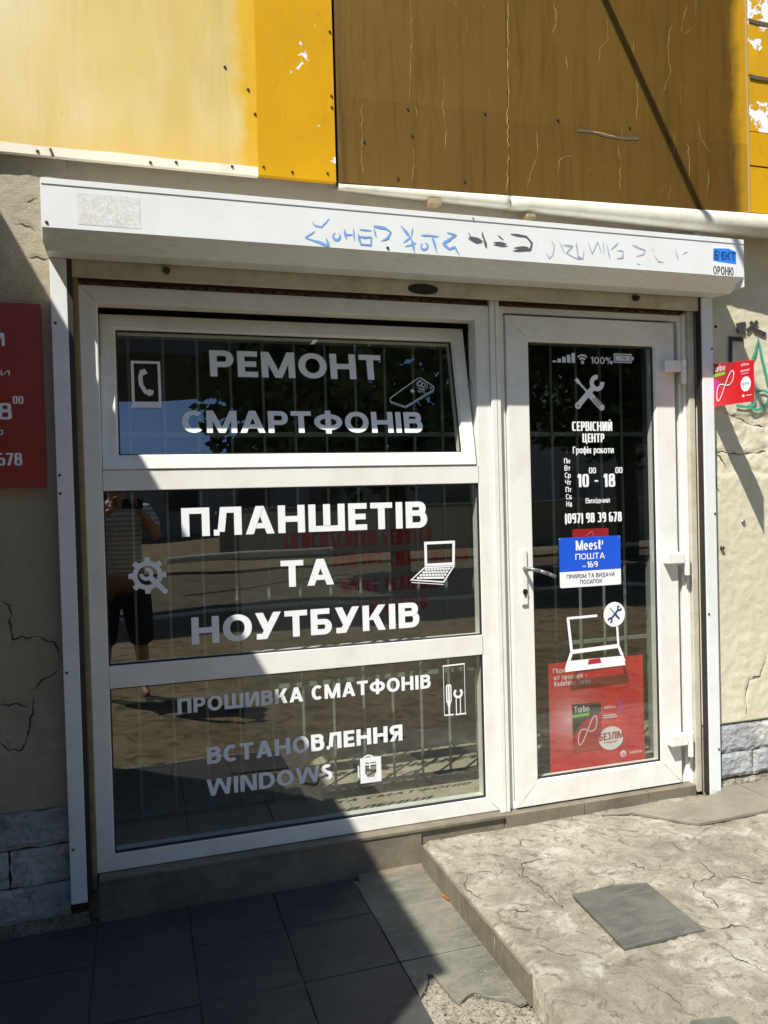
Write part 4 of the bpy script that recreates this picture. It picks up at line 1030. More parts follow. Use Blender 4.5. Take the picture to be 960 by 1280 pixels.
# tilted top sash: local frame x along, v up the sash, hinged at the bottom
SA = R(10.9)
sash = empty('sash', (0, 0, 0)); sash.parent = wi
sash.location = (-.8575+.85, -.004-.03, 1.434); sash.rotation_euler = (-SA, 0, 0)
def loc(bm_name, fn): pass
SX0, SX1, SV = -.719, .715, .583
def ring_local(name, x0, x1, z0, z1, prof, m, parent):
    bm = bmesh.new(); loops = []
    for ins, y in prof:
        loops.append([bm.verts.new(p) for p in ((x0+ins, y, z0+ins), (x1-ins, y, z0+ins), (x1-ins, y, z1-ins), (x0+ins, y, z1-ins))])
    n_ = len(loops)
    for i in range(n_):
        a, b = loops[i], loops[(i+1) % n_]
        for k_ in range(4): bm.faces.new((a[k_], a[(k_+1) % 4], b[(k_+1) % 4], b[k_]))
    return done(bm, name, m, parent, local=True)
ring_local('sash_frame', SX0, SX1, 0, SV, [(0, .062), (0, .002), (.002, 0), (.048, 0), (.056, .014), (.056, .062)], 'pvc', sash)
ring_local('gasket', SX0+.055, SX1-.055, .055, SV-.055, [(0, .020), (0, .013), (.002, .013), (.006, .019), (.005, .022)], 'rubber', sash)
bm = bmesh.new(); bm.faces.new([bm.verts.new(p) for p in ((SX0+.058, .021, .058), (SX1-.058, .021, .058), (SX1-.058, .021, SV-.058), (SX0+.058, .021, SV-.058))])
me = bpy.data.meshes.new('pane'); bm.to_mesh(me); bm.free(); link('pane', me, 'glass', sash)
def sv(x, z): return (x+.8575, (z-1.434)/math.cos(SA))
def build_local(F, name, m, y=.018, step=.00015):
    bm = bmesh.new()
    for k_, grp in enumerate(F.q):
        for q in grp:
            try: bm.faces.new([bm.verts.new((p[0], y-step*(k_ % 8), p[1])) for p in q])
            except ValueError: pass
    bmesh.ops.triangulate(bm, faces=[f for f in bm.faces if len(f.verts) > 4])
    me = bpy.data.meshes.new(name); bm.to_mesh(me); bm.free(); return link(name, me, m, sash)
F = Flat(); a = sv(-1.187, 1.786); b = sv(-.509, 1.786); text(F, 'РЕМОНТ', a[0], b[0], a[1], .104); build_local(F, 'lettering', 'vinyl')
F = Flat(); a = sv(-1.297, 1.570); b = sv(-.354, 1.570); text(F, 'СМАРТФОНІВ', a[0], b[0], a[1], .086); build_local(F, 'lettering', 'vinyl')
F = Flat(); a = sv(-1.470, 1.664); b = sv(-1.368, 1.838)
F.stroke([(a[0]+.004, a[1]+.004), (b[0]-.004, a[1]+.004), (b[0]-.004, b[1]-.004), (a[0]+.004, b[1]-.004)], .010, True)
F.rect(a[0], b[0], a[1], a[1]+.022)
cx, cz = (a[0]+b[0])/2, (a[1]+b[1])/2+.008
pts = [(cx-.013, cz+.045), (cx-.020, cz+.020), (cx-.018, cz-.010), (cx-.004, cz-.036), (cx+.016, cz-.048)]
F.stroke(pts, .015); F.poly([(cx-.024, cz+.044), (cx-.004, cz+.052), (cx+.006, cz+.034), (cx-.014, cz+.024)]); F.poly([(cx-.001, cz-.044), (cx+.022, cz-.050), (cx+.026, cz-.032), (cx+.006, cz-.026)])
build_local(F, 'phone_emblem', 'vinyl')
F = Flat()
cs = [(-.483, 1.698), (-.420, 1.677), (-.292, 1.749), (-.290, 1.762), (-.340, 1.797), (-.357, 1.795), (-.481, 1.712)]
F.stroke([sv(*p) for p in cs], .0035, True); F.stroke([sv(p[0], p[1]-.006) for p in cs[:4]], .002)
a = sv(-.343, 1.770); F.ring(a[0]-.006, a[1]+.004, .009, .004); F.ring(a[0]+.010, a[1]-.002, .008, .0035); F.ring(a[0]-.002, a[1]-.013, .007, .003); F.ring(a[0]+.003, a[1]-.002, .024, .002, ry=.02)
a = sv(-.384, 1.742); F.disc(a[0], a[1], .008)
build_local(F, 'smartphone_emblem', 'vinyl_grey')
# stay arm holding the open sash
rod('stay_arm', (-.140, .045, 1.78), (-.158, .105, 1.70), .004, 'metal', wi)
# mullion strip between window and door
mu = box('mullion', -.0725, -.030, -.012, .068, -.004, 2.110, 'pvc', wi, .004)
box('mullion_rib', -.052, -.048, -.0135, -.012, .002, 2.108, 'pvc_dirty_shade', wi, .0005)
box('filler_strip', -1.660, -1.6385, -.012, .06, -.045, 2.16, 'foam', wi, .002)
box('head_filler', -1.660, .9, .010, .065, 2.0835, 2.17, 'gap_rust', wi, .001)
bm = bmesh.new()
for i in range(60):
    x = -1.65+2.5*i/60; add_box(bm, x, x+random.uniform(.02, .045), .0015+random.uniform(0, .004), .009, 2.083, 2.088+random.uniform(0, .010))
tag(done(bm, 'mortar_crumbs', 'grime', wi), kind='stuff')

# ---------------------------------------------------------------- door
do = empty('shop_door', (.42, 0.03, 0), 'white plastic glazed shop door with service centre lettering', 'door')
ring_loft('door_frame', -.0295, .880, -.0035, 2.086, [(0, .07), (0, .012), (.002, .010), (.026, .010), (.0285, .012), (.0285, .07)], 'pvc', do)
leaf = ring_loft('leaf', .0035, .8215, .003, 2.047, [(0, .055), (0, .001), (.002, -.002), (.098, -.002), (.1055, .010), (.1055, .055)], 'pvc', do)
mitre([((.0035, .003), (1, 1)), ((.8215, .003), (-1, 1)), ((.0035, 2.047), (1, -1)), ((.8215, 2.047), (-1, -1))], .098, -.0024, do)
LF = (.108, .706, .109, 1.937)
ring_loft('gasket', LF[0], LF[1]+.012, LF[2], LF[3], [(0, .014), (0, .009), (.0015, .009), (.006, .016), (.005, .02)], 'rubber', do)
dp = pane((.109, .7165, .109, 1.941), YG, 'pane', do)
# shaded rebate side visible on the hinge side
box('jamb_lining', .8815, .9125, -.020, .07, -.045, 2.125, 'pvc_dirty_shade', do, .003)
box('jamb_cover', .866, .8805, -.004, .009, -.02, 2.09, 'pvc', do, .002)
# hinges
for zc in (1.849, 1.008, .203):
    h = box('hinge', .742, .826, -.042, -.003, zc-.022, zc+.026, 'pvc', do, .003)
    bm = bmesh.new(); cyl(bm, (.842, -.036, zc-.075), (.842, -.036, zc-.010), .012, 16); cyl(bm, (.842, -.036, zc-.0085), (.842, -.036, zc+.030), .0125, 16)
    add_box(bm, .828, .842, -.044, -.012, zc-.012, zc+.028, .002)
    o = done(bm, 'hinge_barrel', 'pvc', do)
    box('hinge_plate', .846, .866, -.010, .009, zc-.07, zc-.012, 'pvc', do, .002)
# handle
hb = box('handle_plate', .044, .072, -.012, -.0015, .848, 1.080, 'pvc', do, .004)
bm = bmesh.new(); cyl(bm, (.058, -.010, 1.000), (.058, -.060, 1.002), .009, 14)
pts = [(.056, -.060, 1.003), (.10, -.066, .992), (.14, -.066, .978), (.168, -.062, .966)]
for a, b in zip(pts, pts[1:]): cyl(bm, a, b, .0078, 12)
for p in pts: bmesh.ops.create_uvsphere(bm, u_segments=10, v_segments=8, radius=.0082, matrix=Matrix.Translation(p))
done(bm, 'lever', 'metal', do, smooth=True)
bm = bmesh.new(); cyl(bm, (.058, -.010, .905), (.058, -.016, .905), .011, 16); add_box(bm, .0545, .0615, -.016, -.011, .885, .905); done(bm, 'lock_cylinder', 'dark_metal', do)
# lettering on the door glass
YV = YG-.003
def dl(txt, x0, x1, z0, H, m='vinyl', y=YV, parent=None, **kw): return line(txt, x0, x1, z0, H, parent or dp, y, m, **kw)
imp = dict(s=.20, h=.14, gap=.07, n=4.0)
F = Flat()
for i in range(5): F.rect(.226+.0225*i, .226+.0225*i+.017, 1.861, 1.869+.0085*i)
F.build('signal_emblem', YV, 'vinyl_grey', dp)
F = Flat(); F.disc(.369, 1.865, .008)
for r in (.020, .033): F.ring(.369, 1.862, r, .008, 48, 132, 12)
F.build('wifi_emblem', YV, 'vinyl_grey', dp)
dl('100%', .408, .518, 1.860, .030, 'vinyl_grey', s=.2, h=.16)
F = Flat(); F.stroke([(.526, 1.870), (.612, 1.870), (.612, 1.905), (.526, 1.905)], .005, True); F.rect(.532, .606, 1.876, 1.899); F.rect(.616, .624, 1.880, 1.895); F.build('battery_emblem', YV, 'vinyl_grey', dp)
F = Flat(); F.poly([(.556, 1.884), (.575, 1.884), (.575, 1.877), (.588, 1.888), (.575, 1.899), (.575, 1.891), (.556, 1.891)]); F.build('battery_arrow', YV-.0015, 'ink_grey', dp)
F = Flat(); wrench(F, .345, 1.682, .438, 1.778, .024, .036, 70); F.ring(.343, 1.680, .010, .010)
F.build('wrench_emblem', YV, 'vinyl', dp)
F = Flat(); F.stroke([(.334, 1.793), (.350, 1.776)], .016); F.stroke([(.345, 1.782), (.405, 1.722)], .009); F.stroke([(.400, 1.728), (.458, 1.672)], .027); F.disc(.458, 1.673, .0135)
F.build('screwdriver_emblem', YV-.0013, 'vinyl', dp)
F = Flat(); F.stroke([(.415, 1.708), (.448, 1.676)], .004); F.stroke([(.424, 1.716), (.457, 1.684)], .004); F.build('screwdriver_grooves', YV-.0026, 'black', dp)
dl('СЕРВІСНИЙ', .312, .509, 1.572, .040, **imp)
dl('ЦЕНТР', .361, .468, 1.523, .038, **imp)
dl('Графік роботи', .313, .514, 1.476, .029, s=.17, h=.14, gap=.06, n=3)
for i, d in enumerate(('Пн', 'Вт', 'Ср', 'Чт', 'Пт', 'Сб', 'Нд')):
    dl(d, .270+.0010*i, .298+.0010*i, 1.434-.0305*i, .022, s=.17, h=.15, gap=.06, n=3)
dl('10', .332, .388, 1.332, .056, s=.22, h=.14, gap=.08, n=4)
dl('-', .416, .434, 1.343, .030, s=.2, h=.22)
dl('18', .460, .518, 1.330, .057, s=.22, h=.14, gap=.08, n=4)
dl('00', .389, .424, 1.390, .025, **imp); dl('00', .520, .556, 1.389, .026, **imp)
dl('Вихідний', .370, .489, 1.262, .022, s=.17, h=.14, gap=.06, n=3)
dl('(097) 98 39 678', .268, .547, 1.179, .042, s=.2, h=.13, gap=.06, n=4)
# big laptop drawing with tool badge
F = Flat()
F.stroke([(.286, .632), (.272, .772)], .013); F.stroke([(.267, .774), (.415, .776)], .011); F.stroke([(.512, .732), (.517, .640)], .011); F.stroke([(.280, .632), (.522, .640)], .012)
F.stroke([(.280, .624), (.522, .632), (.545, .572), (.256, .562)], .008, True); F.poly([(.260, .574), (.543, .584), (.549, .556), (.550, .550), (.252, .546)])
F.poly([(.268, .596), (.285, .626), (.292, .626), (.280, .592)]); F.poly([(.512, .632), (.522, .632), (.542, .598), (.526, .596)]); F.rect(.262, .542, .566, .592)
F.build('laptop_emblem', YV, 'vinyl', dp)
F = Flat(); F.poly([(.362, .569), (.430, .571), (.424, .592), (.368, .590)]); F.build('touchpad', YV-.0016, 'darkred', dp)
F = Flat(); F.disc(.499, .776, .054); F.build('tool_badge', YV-.0018, 'vinyl', dp)
F = Flat(); F.stroke([(.480, .756), (.520, .798)], .008); F.ring(.476, .752, .009, .007, -90, 180, 12); F.ring(.524, .802, .009, .007, 90, 360, 12); F.stroke([(.476, .806), (.500, .780)], .003); F.stroke([(.500, .780), (.522, .756)], .008)
F.build('tool_marks', YV-.0032, 'navy', dp)
F = Flat(); F.poly(rrect(.306, .484, 1.100, 1.152, .004)); 
rs = F.build('red_sticker', YG+.004, 'red_print'); tag(rs, 'small red sticker showing above the blue post sign on the door', 'sticker')
F = Flat(); F.stroke([(.37, 1.122), (.40, 1.140), (.41, 1.120)], .003); F.build('line_mark', YG+.0025, 'pink', rs)
# post office sign
ms = empty('post_sign', (.385, .012, .90), 'blue and white parcel post sign reading Meest ПОШТА 169 on the door', 'sign')
F = Flat(); F.poly(rrect(.2355, .5355, .905, 1.118, .008)); F.build('white_field', YV-.003, 'paper', ms)
F = Flat(); F.poly([(.2353, .973), (.5357, .974), (.5357, 1.110), (.528, 1.1185), (.243, 1.1182), (.2353, 1.110)]); F.build('blue_field', YV-.0034, 'blue', ms)
YS = YV-.0038
line('Meest', .315, .437, 1.062, .042, ms, YS, 'paper', s=.2, h=.15, gap=.06)
F = Flat(); F.ring(.437, 1.091, .010, .005, -60, 60, 8); F.build('logo_arc', YS, 'paper', ms)
line('ПОШТА', .312, .456, 1.022, .026, ms, YS, 'paper', s=.17, h=.15, gap=.12)
line('№', .345, .362, .988, .009, ms, YS, 'paper', s=.16, h=.14)
line('169', .367, .420, .986, .026, ms, YS, 'paper', s=.2, h=.16, gap=.08)
line('ПРИЙОМ ТА ВИДАЧА', .268, .503, .944, .017, ms, YS, 'navy', s=.15, h=.13, gap=.14)
line('ПОСИЛОК', .332, .440, .918, .017, ms, YS, 'navy', s=.15, h=.13, gap=.14)

# ---------------------------------------------------------------- red posters
def infinity(F, cx, cz, s_, w):
    pts = []
    for i in range(40):
        t = 2*math.pi*i/40; k_ = s_*(1.0+.25*math.cos(t)*-1)
        pts.append((cx+math.cos(t)*s_*.9*1.0, cz+math.sin(t)*math.cos(t)*s_*1.15+math.cos(t)*s_*.75))
    F.stroke(pts, w, True)
    return F
po = box('promo_poster', .198, .672, .0600, .0615, .104, .577, 'poster'); tag(po, 'red promotional poster behind the lower door glass', 'poster')
PY = .0592
def dlp(t, a, b, z, H, m, y=PY, **kw): return line(t, a, b, z, H, po, y, m, **kw)
dlp('Підключайте', .220, .400, .534, .020, 'paper', s=.15, h=.13)
dlp('хіт продажів –', .221, .385, .504, .020, 'paper', s=.15, h=.13)
dlp('Vodafone Turbo', .222, .402, .476, .023, 'paper', s=.16, h=.13)
F = Flat(); F.poly([(.310, .178), (.455, .178), (.452, .385), (.308, .390)]); F.build('printed_box', PY-.0002, 'charcoal', po)
F = Flat(); F.poly([(.312, .180), (.312, .25), (.36, .31), (.453, .34), (.454, .180)]); F.build('printed_glow', PY-.0004, 'darkred', po)
dlp('Turbo', .318, .392, .352, .028, 'vinyl_grey', PY-.0006, s=.16, h=.14, gap=.06)
F = Flat(); F.poly([(.309, .330), (.392, .334), (.392, .348), (.309, .344)]); F.build('printed_band', PY-.0006, 'green_print', po)
F = Flat(); infinity(F, .382, .270, .052, .007); F.build('printed_loop', PY-.0010, 'pink', po)
F = Flat(); infinity(F, .382, .270, .052, .0025); F.build('printed_loop', PY-.0024, 'vinyl', po)
F = Flat(); F.rect(.462, .535, .340, .382); F.build('printed_tag', PY-.0004, 'red_print', po)
F = Flat(); F.rect(.538, .560, .330, .384); F.build('printed_tag', PY-.0004, 'magenta', po)
dlp('600', .470, .505, .355, .012, 'paper', PY-.0008, s=.2, h=.16); dlp('грн', .508, .524, .355, .008, 'paper', PY-.0008, s=.16, h=.14)
F = Flat(); F.rect(.462, .532, .312, .318); F.rect(.462, .525, .322, .327); F.build('printed_lines', PY-.0004, 'vinyl_grey', po)
F = Flat(); F.disc(.500, .222, .062, rz=.052); F.build('printed_disc', PY-.0006, 'paper', po)
dlp('БЕЗЛІМ', .440, .562, .216, .032, 'darkred', PY-.0012, s=.19, h=.16, gap=.08, skew=.02)
dlp('інтернет', .462, .534, .202, .009, 'darkred', PY-.0012, s=.15, h=.13)
F = Flat(); F.disc(.560, .145, .015); F.build('logo_disc', PY-.0006, 'paper', po)
F = Flat(); F.ring(.560, .142, .006, .004); F.build('logo_drop', PY-.0012, 'red_print', po)
dlp('vodafone', .582, .655, .141, .012, 'paper', s=.14, h=.12)
# projecting flag sign on the right rail
fl = empty('projecting_flag', (.980, -.06, 1.68), 'small red printed flag sticking out from the right guide rail', 'sign')
def ff(x, z, yy): return (.9795+yy, -.045-x*.25, z)
prism('board', [(-.047, 1.672), (-.295, 1.668), (-.295, 1.838), (-.047, 1.862)], .9800, .9835, 'red_print', fl, 'x', .0004)
def fbuild(F, nm, m, k_=0.0): F.build(nm, -k_, m, fl, fn=ff)
F = Flat(); F.poly([(.01, 1.770), (.38, 1.77), (.60, 1.848), (.01, 1.860)]); fbuild(F, 'printed_box', 'darkred', .0000)
F = Flat(); F.poly([(.01, 1.680), (.22, 1.78), (.01, 1.80)]); fbuild(F, 'printed_glow', 'magenta', .0002)
F = Flat(); text(F, 'Turbo', .03, .35, 1.822, .028, .012/.028*.4, .15, .05); F.q = []
# condensed hand-placed print: x in flag widths, z in metres
def ftext(t, a, b, z, H, m, k_):
    F = Flat(); text(F, t, a*.25, b*.25, z, H, .17, .14, .06); F.q = [[[(p[0]/.25, p[1]) for p in q] for q in g] for g in F.q]; fbuild(F, 'lettering', m, k_)
ftext('Turbo', .03, .36, 1.822, .026, 'vinyl_grey', .0006)
F = Flat(); F.poly([(.02, 1.800), (.35, 1.803), (.35, 1.816), (.02, 1.814)]); fbuild(F, 'printed_band', 'green_print', .0006)
def finf(w, m, k_):
    F = Flat(); pts = []
    for i in range(44):
        t = 2*math.pi*i/44; pts.append((.088+math.cos(t)*.052, 1.757+math.sin(2*t)*.028*(1.0-.2*math.cos(t))+math.cos(t)*.040))
    F.stroke(pts, w, True); F.q = [[[(p[0]/.25, p[1]) for p in q] for q in g] for g in F.q]; fbuild(F, 'printed_loop', m, k_)
finf(.0075, 'pink', .0010); finf(.0028, 'vinyl', .0024)
F = Flat(); F.disc(.83, 1.745, .115, rz=.031); fbuild(F, 'printed_disc', 'paper', .0006)
ftext('БЕЗЛІМ', .745, .915, 1.743, .008, 'sticker_blue', .0012)
ftext('600', .73, .84, 1.822, .010, 'paper', .0006); ftext('грн', .85, .91, 1.822, .008, 'paper', .0006)
F = Flat(); F.rect(.71, .92, 1.797, 1.806); F.rect(.73, .90, 1.787, 1.791); fbuild(F, 'printed_lines', 'pink', .0006)
F = Flat(); F.disc(.77, 1.697, .025, rz=.006); fbuild(F, 'logo_disc', 'paper', .0006); ftext('vodafone', .81, .96, 1.694, .006, 'paper', .0006)

# ---------------------------------------------------------------- opening hours board, left wall
hs = box('hours_board', -2.262, -1.757, -.046, -.0225, 1.374, 1.996, 'red_board', None, .002)
tag(hs, 'dark red opening hours board on the left wall beside the shutter rail', 'sign')
HY = -.0464
def hl(t, a, b, z, H, **kw): return line(t, a, b, z, H, hs, HY, 'vinyl', **kw)
hl('СЕРВІСНИЙ', -2.155, -1.871, 1.850, .043, s=.19, h=.14, gap=.07, n=3)
hl('Графік роботи', -2.19, -1.858, 1.752, .023, s=.17, h=.14, gap=.08, n=3)
hl('10', -2.12, -2.04, 1.604, .055, **imp); hl('-', -2.0, -1.96, 1.615, .03); hl('18', -1.925, -1.856, 1.604, .055, **imp)
hl('00', -2.035, -2.000, 1.657, .026, **imp); hl('00', -1.852, -1.819, 1.657, .026, **imp)
hl('неділя вихідна', -2.16, -1.885, 1.553, .022, s=.16, h=.14, gap=.07, n=3)
hl('(097) 98 39 678', -2.16, -1.829, 1.450, .042, s=.2, h=.13, gap=.06, n=4)

# ---------------------------------------------------------------- interior
room = box('interior_floor', -1.655, 2.6, .072, 3.4, -.06, .020, 'interior_dark', None, 0); structure(room)
TS = .33
for i in range(9):
    for j in range(4):
        if -1.64+i*TS > 1.3: continue
        box('floor_tile', -1.64+i*TS+.002, -1.64+(i+1)*TS-.002, .075+j*TS+.002, .075+(j+1)*TS-.002, .0195, .028, 'tile_interior', room, 0)
iw = bmesh.new()
add_box(iw, -1.80, -1.655, .30, 3.5, -.06, 2.62); add_box(iw, 2.6, 2.7, .30, 3.5, -.06, 2.62); add_box(iw, -1.80, 2.7, 3.4, 3.5, -.06, 2.62)
structure(done(iw, 'interior_wall', 'interior'))
structure(box('interior_ceiling', -1.80, 2.7, .30, 3.5, 2.62, 2.72, 'interior', None, 0))
ct = empty('display_counter', (-.3, 1.2, .02), 'grey counter inside the shop behind the window', 'counter')
box('counter_front', -.98, .34, 1.06, 1.09, .02, 1.22, 'counter', ct, .002)
box('counter_top', -1.0, .36, 1.04, 1.50, 1.22, 1.25, 'counter', ct, .002)
for t, a, b, z, H in (('TOUCHSCREEN SERVICE', -.76, .06, 1.055, .085), ('РЕМОНТ СМАРТФОНІВ', -.50, .27, .945, .075), ('APPLE ТЕХНІКА', -.46, .08, .81, .070), ('НОУТБУКІВ', -.38, .02, .70, .065)):
    line(t, a, b, z, H, ct, 1.0585, 'red_print', s=.27, h=.20, gap=.09, n=3)
def grille(xs, x_end, zs, x0, x1, lab, nm='grille'):
    g_ = empty('window_grille', (x0, .35, .02), lab, 'grille', 'security grilles behind the glass')
    zt, zb = 2.05, .030
    first = None
    for x in xs:
        if first is None:
            bm = bmesh.new(); add_box(bm, x-.005, x+.005, .345, .355, zb, zt, .001); first = done(bm, 'bar', 'grille', g_); fx = x
        else:
            o = first.copy(); COL.objects.link(o); o.location.x = x-fx
    for z in zs: box('cross_bar', x0, x1, .356, .360, z-.010, z+.010, 'grille', g_, .001)
    for x in x_end: box('post', x-.014, x+.014, .335, .363, zb, zt, 'grille', g_, .002)
grille([-1.482+.1335*i for i in range(11)], [-1.60, .0], [1.587, .52, .06, 1.98], -1.60, .0, 'pale green steel grille behind the shop window')
grille([.270, .404, .537, .667, .783], [.10, .925], [1.587, 1.05, .595, .06], .10, .925, 'pale green steel grille behind the door')
box('grille_hinge', -.022, -.014, .330, .334, .60, .95, 'metal', None, .001)
bpy.data.objects.remove(bpy.data.objects['grille_hinge'])

# dry leaf
bm = bmesh.new()
pts = [(-.432, -.275), (-.440, -.300), (-.436, -.330), (-.426, -.352), (-.420, -.330), (-.424, -.300)]
c0 = bm.verts.new((-.430, -.315, TZ+.008)); vs = [bm.verts.new((x-.012, y, TZ+.002+.008*random.random())) for x, y in pts]
c0.co.x -= .010
for i in range(6): bm.faces.new((c0, vs[i], vs[(i+1) % 6]))
bmesh.ops.solidify(bm, geom=bm.faces[:], thickness=.0008)
tag(done(bm, 'fallen_leaf', 'leaf_orange'), 'small orange dry leaf at the foot of the tiled step', 'leaf')

# ---------------------------------------------------------------- porch wing to the left (throws the big shadow)
wg = empty('side_porch', (-2.6, -1.1, -.16), 'rendered porch block standing out from the wall left of the shop', 'porch')
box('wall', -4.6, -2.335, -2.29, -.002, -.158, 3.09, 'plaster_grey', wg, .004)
box('roof', -4.62, -2.300, -2.29, -.002, 3.092, 3.13, 'roof_far', wg, .003)
F = Flat(); F.rect(-3.9, -3.0, -.1, 2.0); F.build('door_panel', -2.292, 'window_far', wg)

# ---------------------------------------------------------------- across the street (seen only as reflections)
def tree(x, y, c, rad, seed, lab, n_=150):
    rnd = random.Random(seed); c = Vector(c)
    t = empty('street_tree', (x, y, -.16), lab, 'tree', 'trees across the street')
    bm = bmesh.new(); P = Vector((x, y, -.2)); top = Vector((x+(c.x-x)*.3, y+(c.y-y)*.3, c.z-rad[2]*.8))
    cyl(bm, P, top, .24, 10, .17)
    cl = []
    while len(cl) < n_:
        d = Vector((rnd.uniform(-1, 1), rnd.uniform(-1, 1), rnd.uniform(-1, 1)))
        if d.length < 1: cl.append(Vector((c.x+d.x*rad[0], c.y+d.y*rad[1], c.z+d.z*rad[2])))
    for q in cl[:26]:
        mid = top.lerp(q, .5)+Vector((rnd.uniform(-.4, .4), rnd.uniform(-.4, .4), .3))
        cyl(bm, top, mid, .09, 6, .05); cyl(bm, mid, q, .05, 6, .015)
    done(bm, 'trunk', 'bark', t)
    bm = bmesh.new()
    for c_ in cl:
        rr = rnd.uniform(.5, 1.0)
        for _ in range(110):
            d = Vector((rnd.gauss(0, 1), rnd.gauss(0, 1), rnd.gauss(0, 1))).normalized()*rr*rnd.uniform(.2, 1)**.5
            p = c_+d; u = Vector((rnd.gauss(0, 1), rnd.gauss(0, 1), rnd.gauss(0, .6))).normalized(); v = u.orthogonal().normalized(); s_ = rnd.uniform(.08, .17)
            bm.faces.new([bm.verts.new(p+u*s_), bm.verts.new(p+v*s_*.6), bm.verts.new(p-u*s_), bm.verts.new(p-v*s_*.6)])
    rel(bm, t); me = bpy.data.meshes.new('crown'); bm.to_mesh(me); bm.free(); link('crown', me, 'foliage', t)
tree(3.4, -11.5, (3.05, -11.5, 6.2), (3.3, 2.6, 4.4), 3, 'tall leafy tree across the street, nearest the shop axis', 210)
tree(9.2, -12.5, (9.2, -12.5, 6.6), (3.8, 3.0, 4.6), 5, 'broad leafy tree across the street, in the middle', 210)
tree(15.5, -12.0, (15.5, -12.0, 6.0), (3.4, 3.0, 4.2), 8, 'leafy tree across the street, furthest right', 150)
og = empty('overhead_blocker', (-6, -12, -.16), 'dark added reflection gallery crossing high above the street', 'blocker')  # made-up deck giving the dark band atop the sash reflection
box('deck', -16, 2.5, -13.2, -11.4, 9.05, 9.35, 'interior', og, .01); box('parapet', -16, 2.5, -11.5, -11.4, 9.352, 11.4, 'interior', og, .01)
for x_ in (-15.5, -10.5): box('pillar', x_, x_+.4, -12.6, -12.2, -.3, 9.048, 'interior', og, .01)
b = empty('apartment_block', (4, -34, -.16), 'long plain apartment block far across the street', 'building')
box('wall', -16, 34, -44, -34, -.16, 11.5, 'wall_far', b, 0); box('roof', -16.3, 34.3, -44.3, -33.7, 11.5, 11.8, 'roof_far', b, 0)
wf = None
for i in range(14):
    for j in range(3):
        x = -14+i*3.4; z = 1.0+j*2.7
        if wf is None:
            f = bmesh.new(); add_box(f, x, x+1.5, -34.0, -33.95, z, z+1.5); wf = done(f, 'window', 'window_far', b); o0 = (x, z)
        else:
            o = wf.copy(); COL.objects.link(o); o.location = (x-o0[0], 0, z-o0[1])
hg = empty('low_wall', (6, -17, -.16), 'low grey concrete wall along the far side of the street', 'wall')
box('wall', .5, 26, -17.2, -17.0, -.2, 1.0, 'wall_far', hg, .01); box('coping', .4, 26.1, -17.25, -16.95, 1.002, 1.08, 'wall_far', hg, .01)
pp = rod('fallen_pole', (-1.1, -10.5, .35), (2.2, -12.2, .30), .06, 'pole_pale'); tag(pp, 'pale pole lying along the far side of the street', 'pole')

# ---------------------------------------------------------------- the photographer, seen mirrored in the glass
pe = empty('person', (-1.55, -3.20, -.158), 'person in a striped shirt and dark shorts photographing the shop, arms raised', 'person')
def skin(name, nodes, edges, m, parent, root=0, sub=2):
    me = bpy.data.meshes.new(name); off = Vector(parent.location)
    me.from_pydata([tuple(Vector(p[:3])-off) for p in nodes], edges, [])
    o = link(name, me, m, parent)
    md = o.modifiers.new('skin', 'SKIN')
    for i, p in enumerate(nodes):
        me.skin_vertices[0].data[i].radius = (p[3], p[4] if len(p) > 4 else p[3])
    me.skin_vertices[0].data[root].use_root = True
    md.use_smooth_shade = True
    s_ = o.modifiers.new('sub', 'SUBSURF'); s_.levels = sub; s_.render_levels = sub
    dg = bpy.context.evaluated_depsgraph_get()
    me2 = bpy.data.meshes.new_from_object(o.evaluated_get(dg)); o.modifiers.clear(); o.data = me2
    if not me2.materials: me2.materials.append(M[m])
    for p in me2.polygons: p.use_smooth = True
    return o
bx, by, g0 = -1.62, -3.22, -.158
B = [(bx, by, g0+.95, .15, .11), (bx, by, g0+1.12, .14, .10), (bx, by+.01, g0+1.30, .165, .11), (bx, by, g0+1.43, .11, .08), (bx, by+.01, g0+1.50, .055), (bx, by+.02, g0+1.57, .075, .085), (bx, by+.02, g0+1.66, .078, .09), (bx, by+.01, g0+1.73, .05, .06),
     (bx-.18, by, g0+1.41, .06), (bx-.25, by+.08, g0+1.22, .043), (bx-.12, by+.20, g0+1.36, .032), (bx-.02, by+.235, g0+1.43, .026),
     (bx+.18, by, g0+1.41, .06), (bx+.27, by+.08, g0+1.22, .043), (bx+.20, by+.20, g0+1.36, .032), (bx+.14, by+.235, g0+1.43, .026),
     (bx-.10, by, g0+.86, .10), (bx-.12, by+.01, g0+.48, .062), (bx-.13, by-.01, g0+.30, .055), (bx-.13, by-.02, g0+.10, .038), (bx-.14, by+.03, g0+.045, .042, .035), (bx-.15, by+.15, g0+.03, .038, .022),
     (bx+.11, by, g0+.86, .10), (bx+.14, by+.01, g0+.48, .062), (bx+.15, by-.01, g0+.30, .055), (bx+.15, by-.02, g0+.10, .038), (bx+.16, by+.03, g0+.045, .042, .035), (bx+.18, by+.15, g0+.03, .038, .022)]
E_ = [(0, 1), (1, 2), (2, 3), (3, 4), (4, 5), (5, 6), (6, 7), (3, 8), (8, 9), (9, 10), (10, 11), (3, 12), (12, 13), (13, 14), (14, 15), (0, 16), (16, 17), (17, 18), (18, 19), (19, 20), (20, 21), (0, 22), (22, 23), (23, 24), (24, 25), (25, 26), (26, 27)]
skin('body', B, E_, 'skin', pe)
T_ = [(bx, by, g0+.88, .19, .15), (bx, by, g0+1.12, .165, .125), (bx, by+.01, g0+1.30, .188, .13), (bx, by, g0+1.42, .14, .10), (bx-.19, by, g0+1.41, .075), (bx-.245, by+.06, g0+1.27, .062), (bx+.19, by, g0+1.41, .075), (bx+.26, by+.06, g0+1.27, .062)]
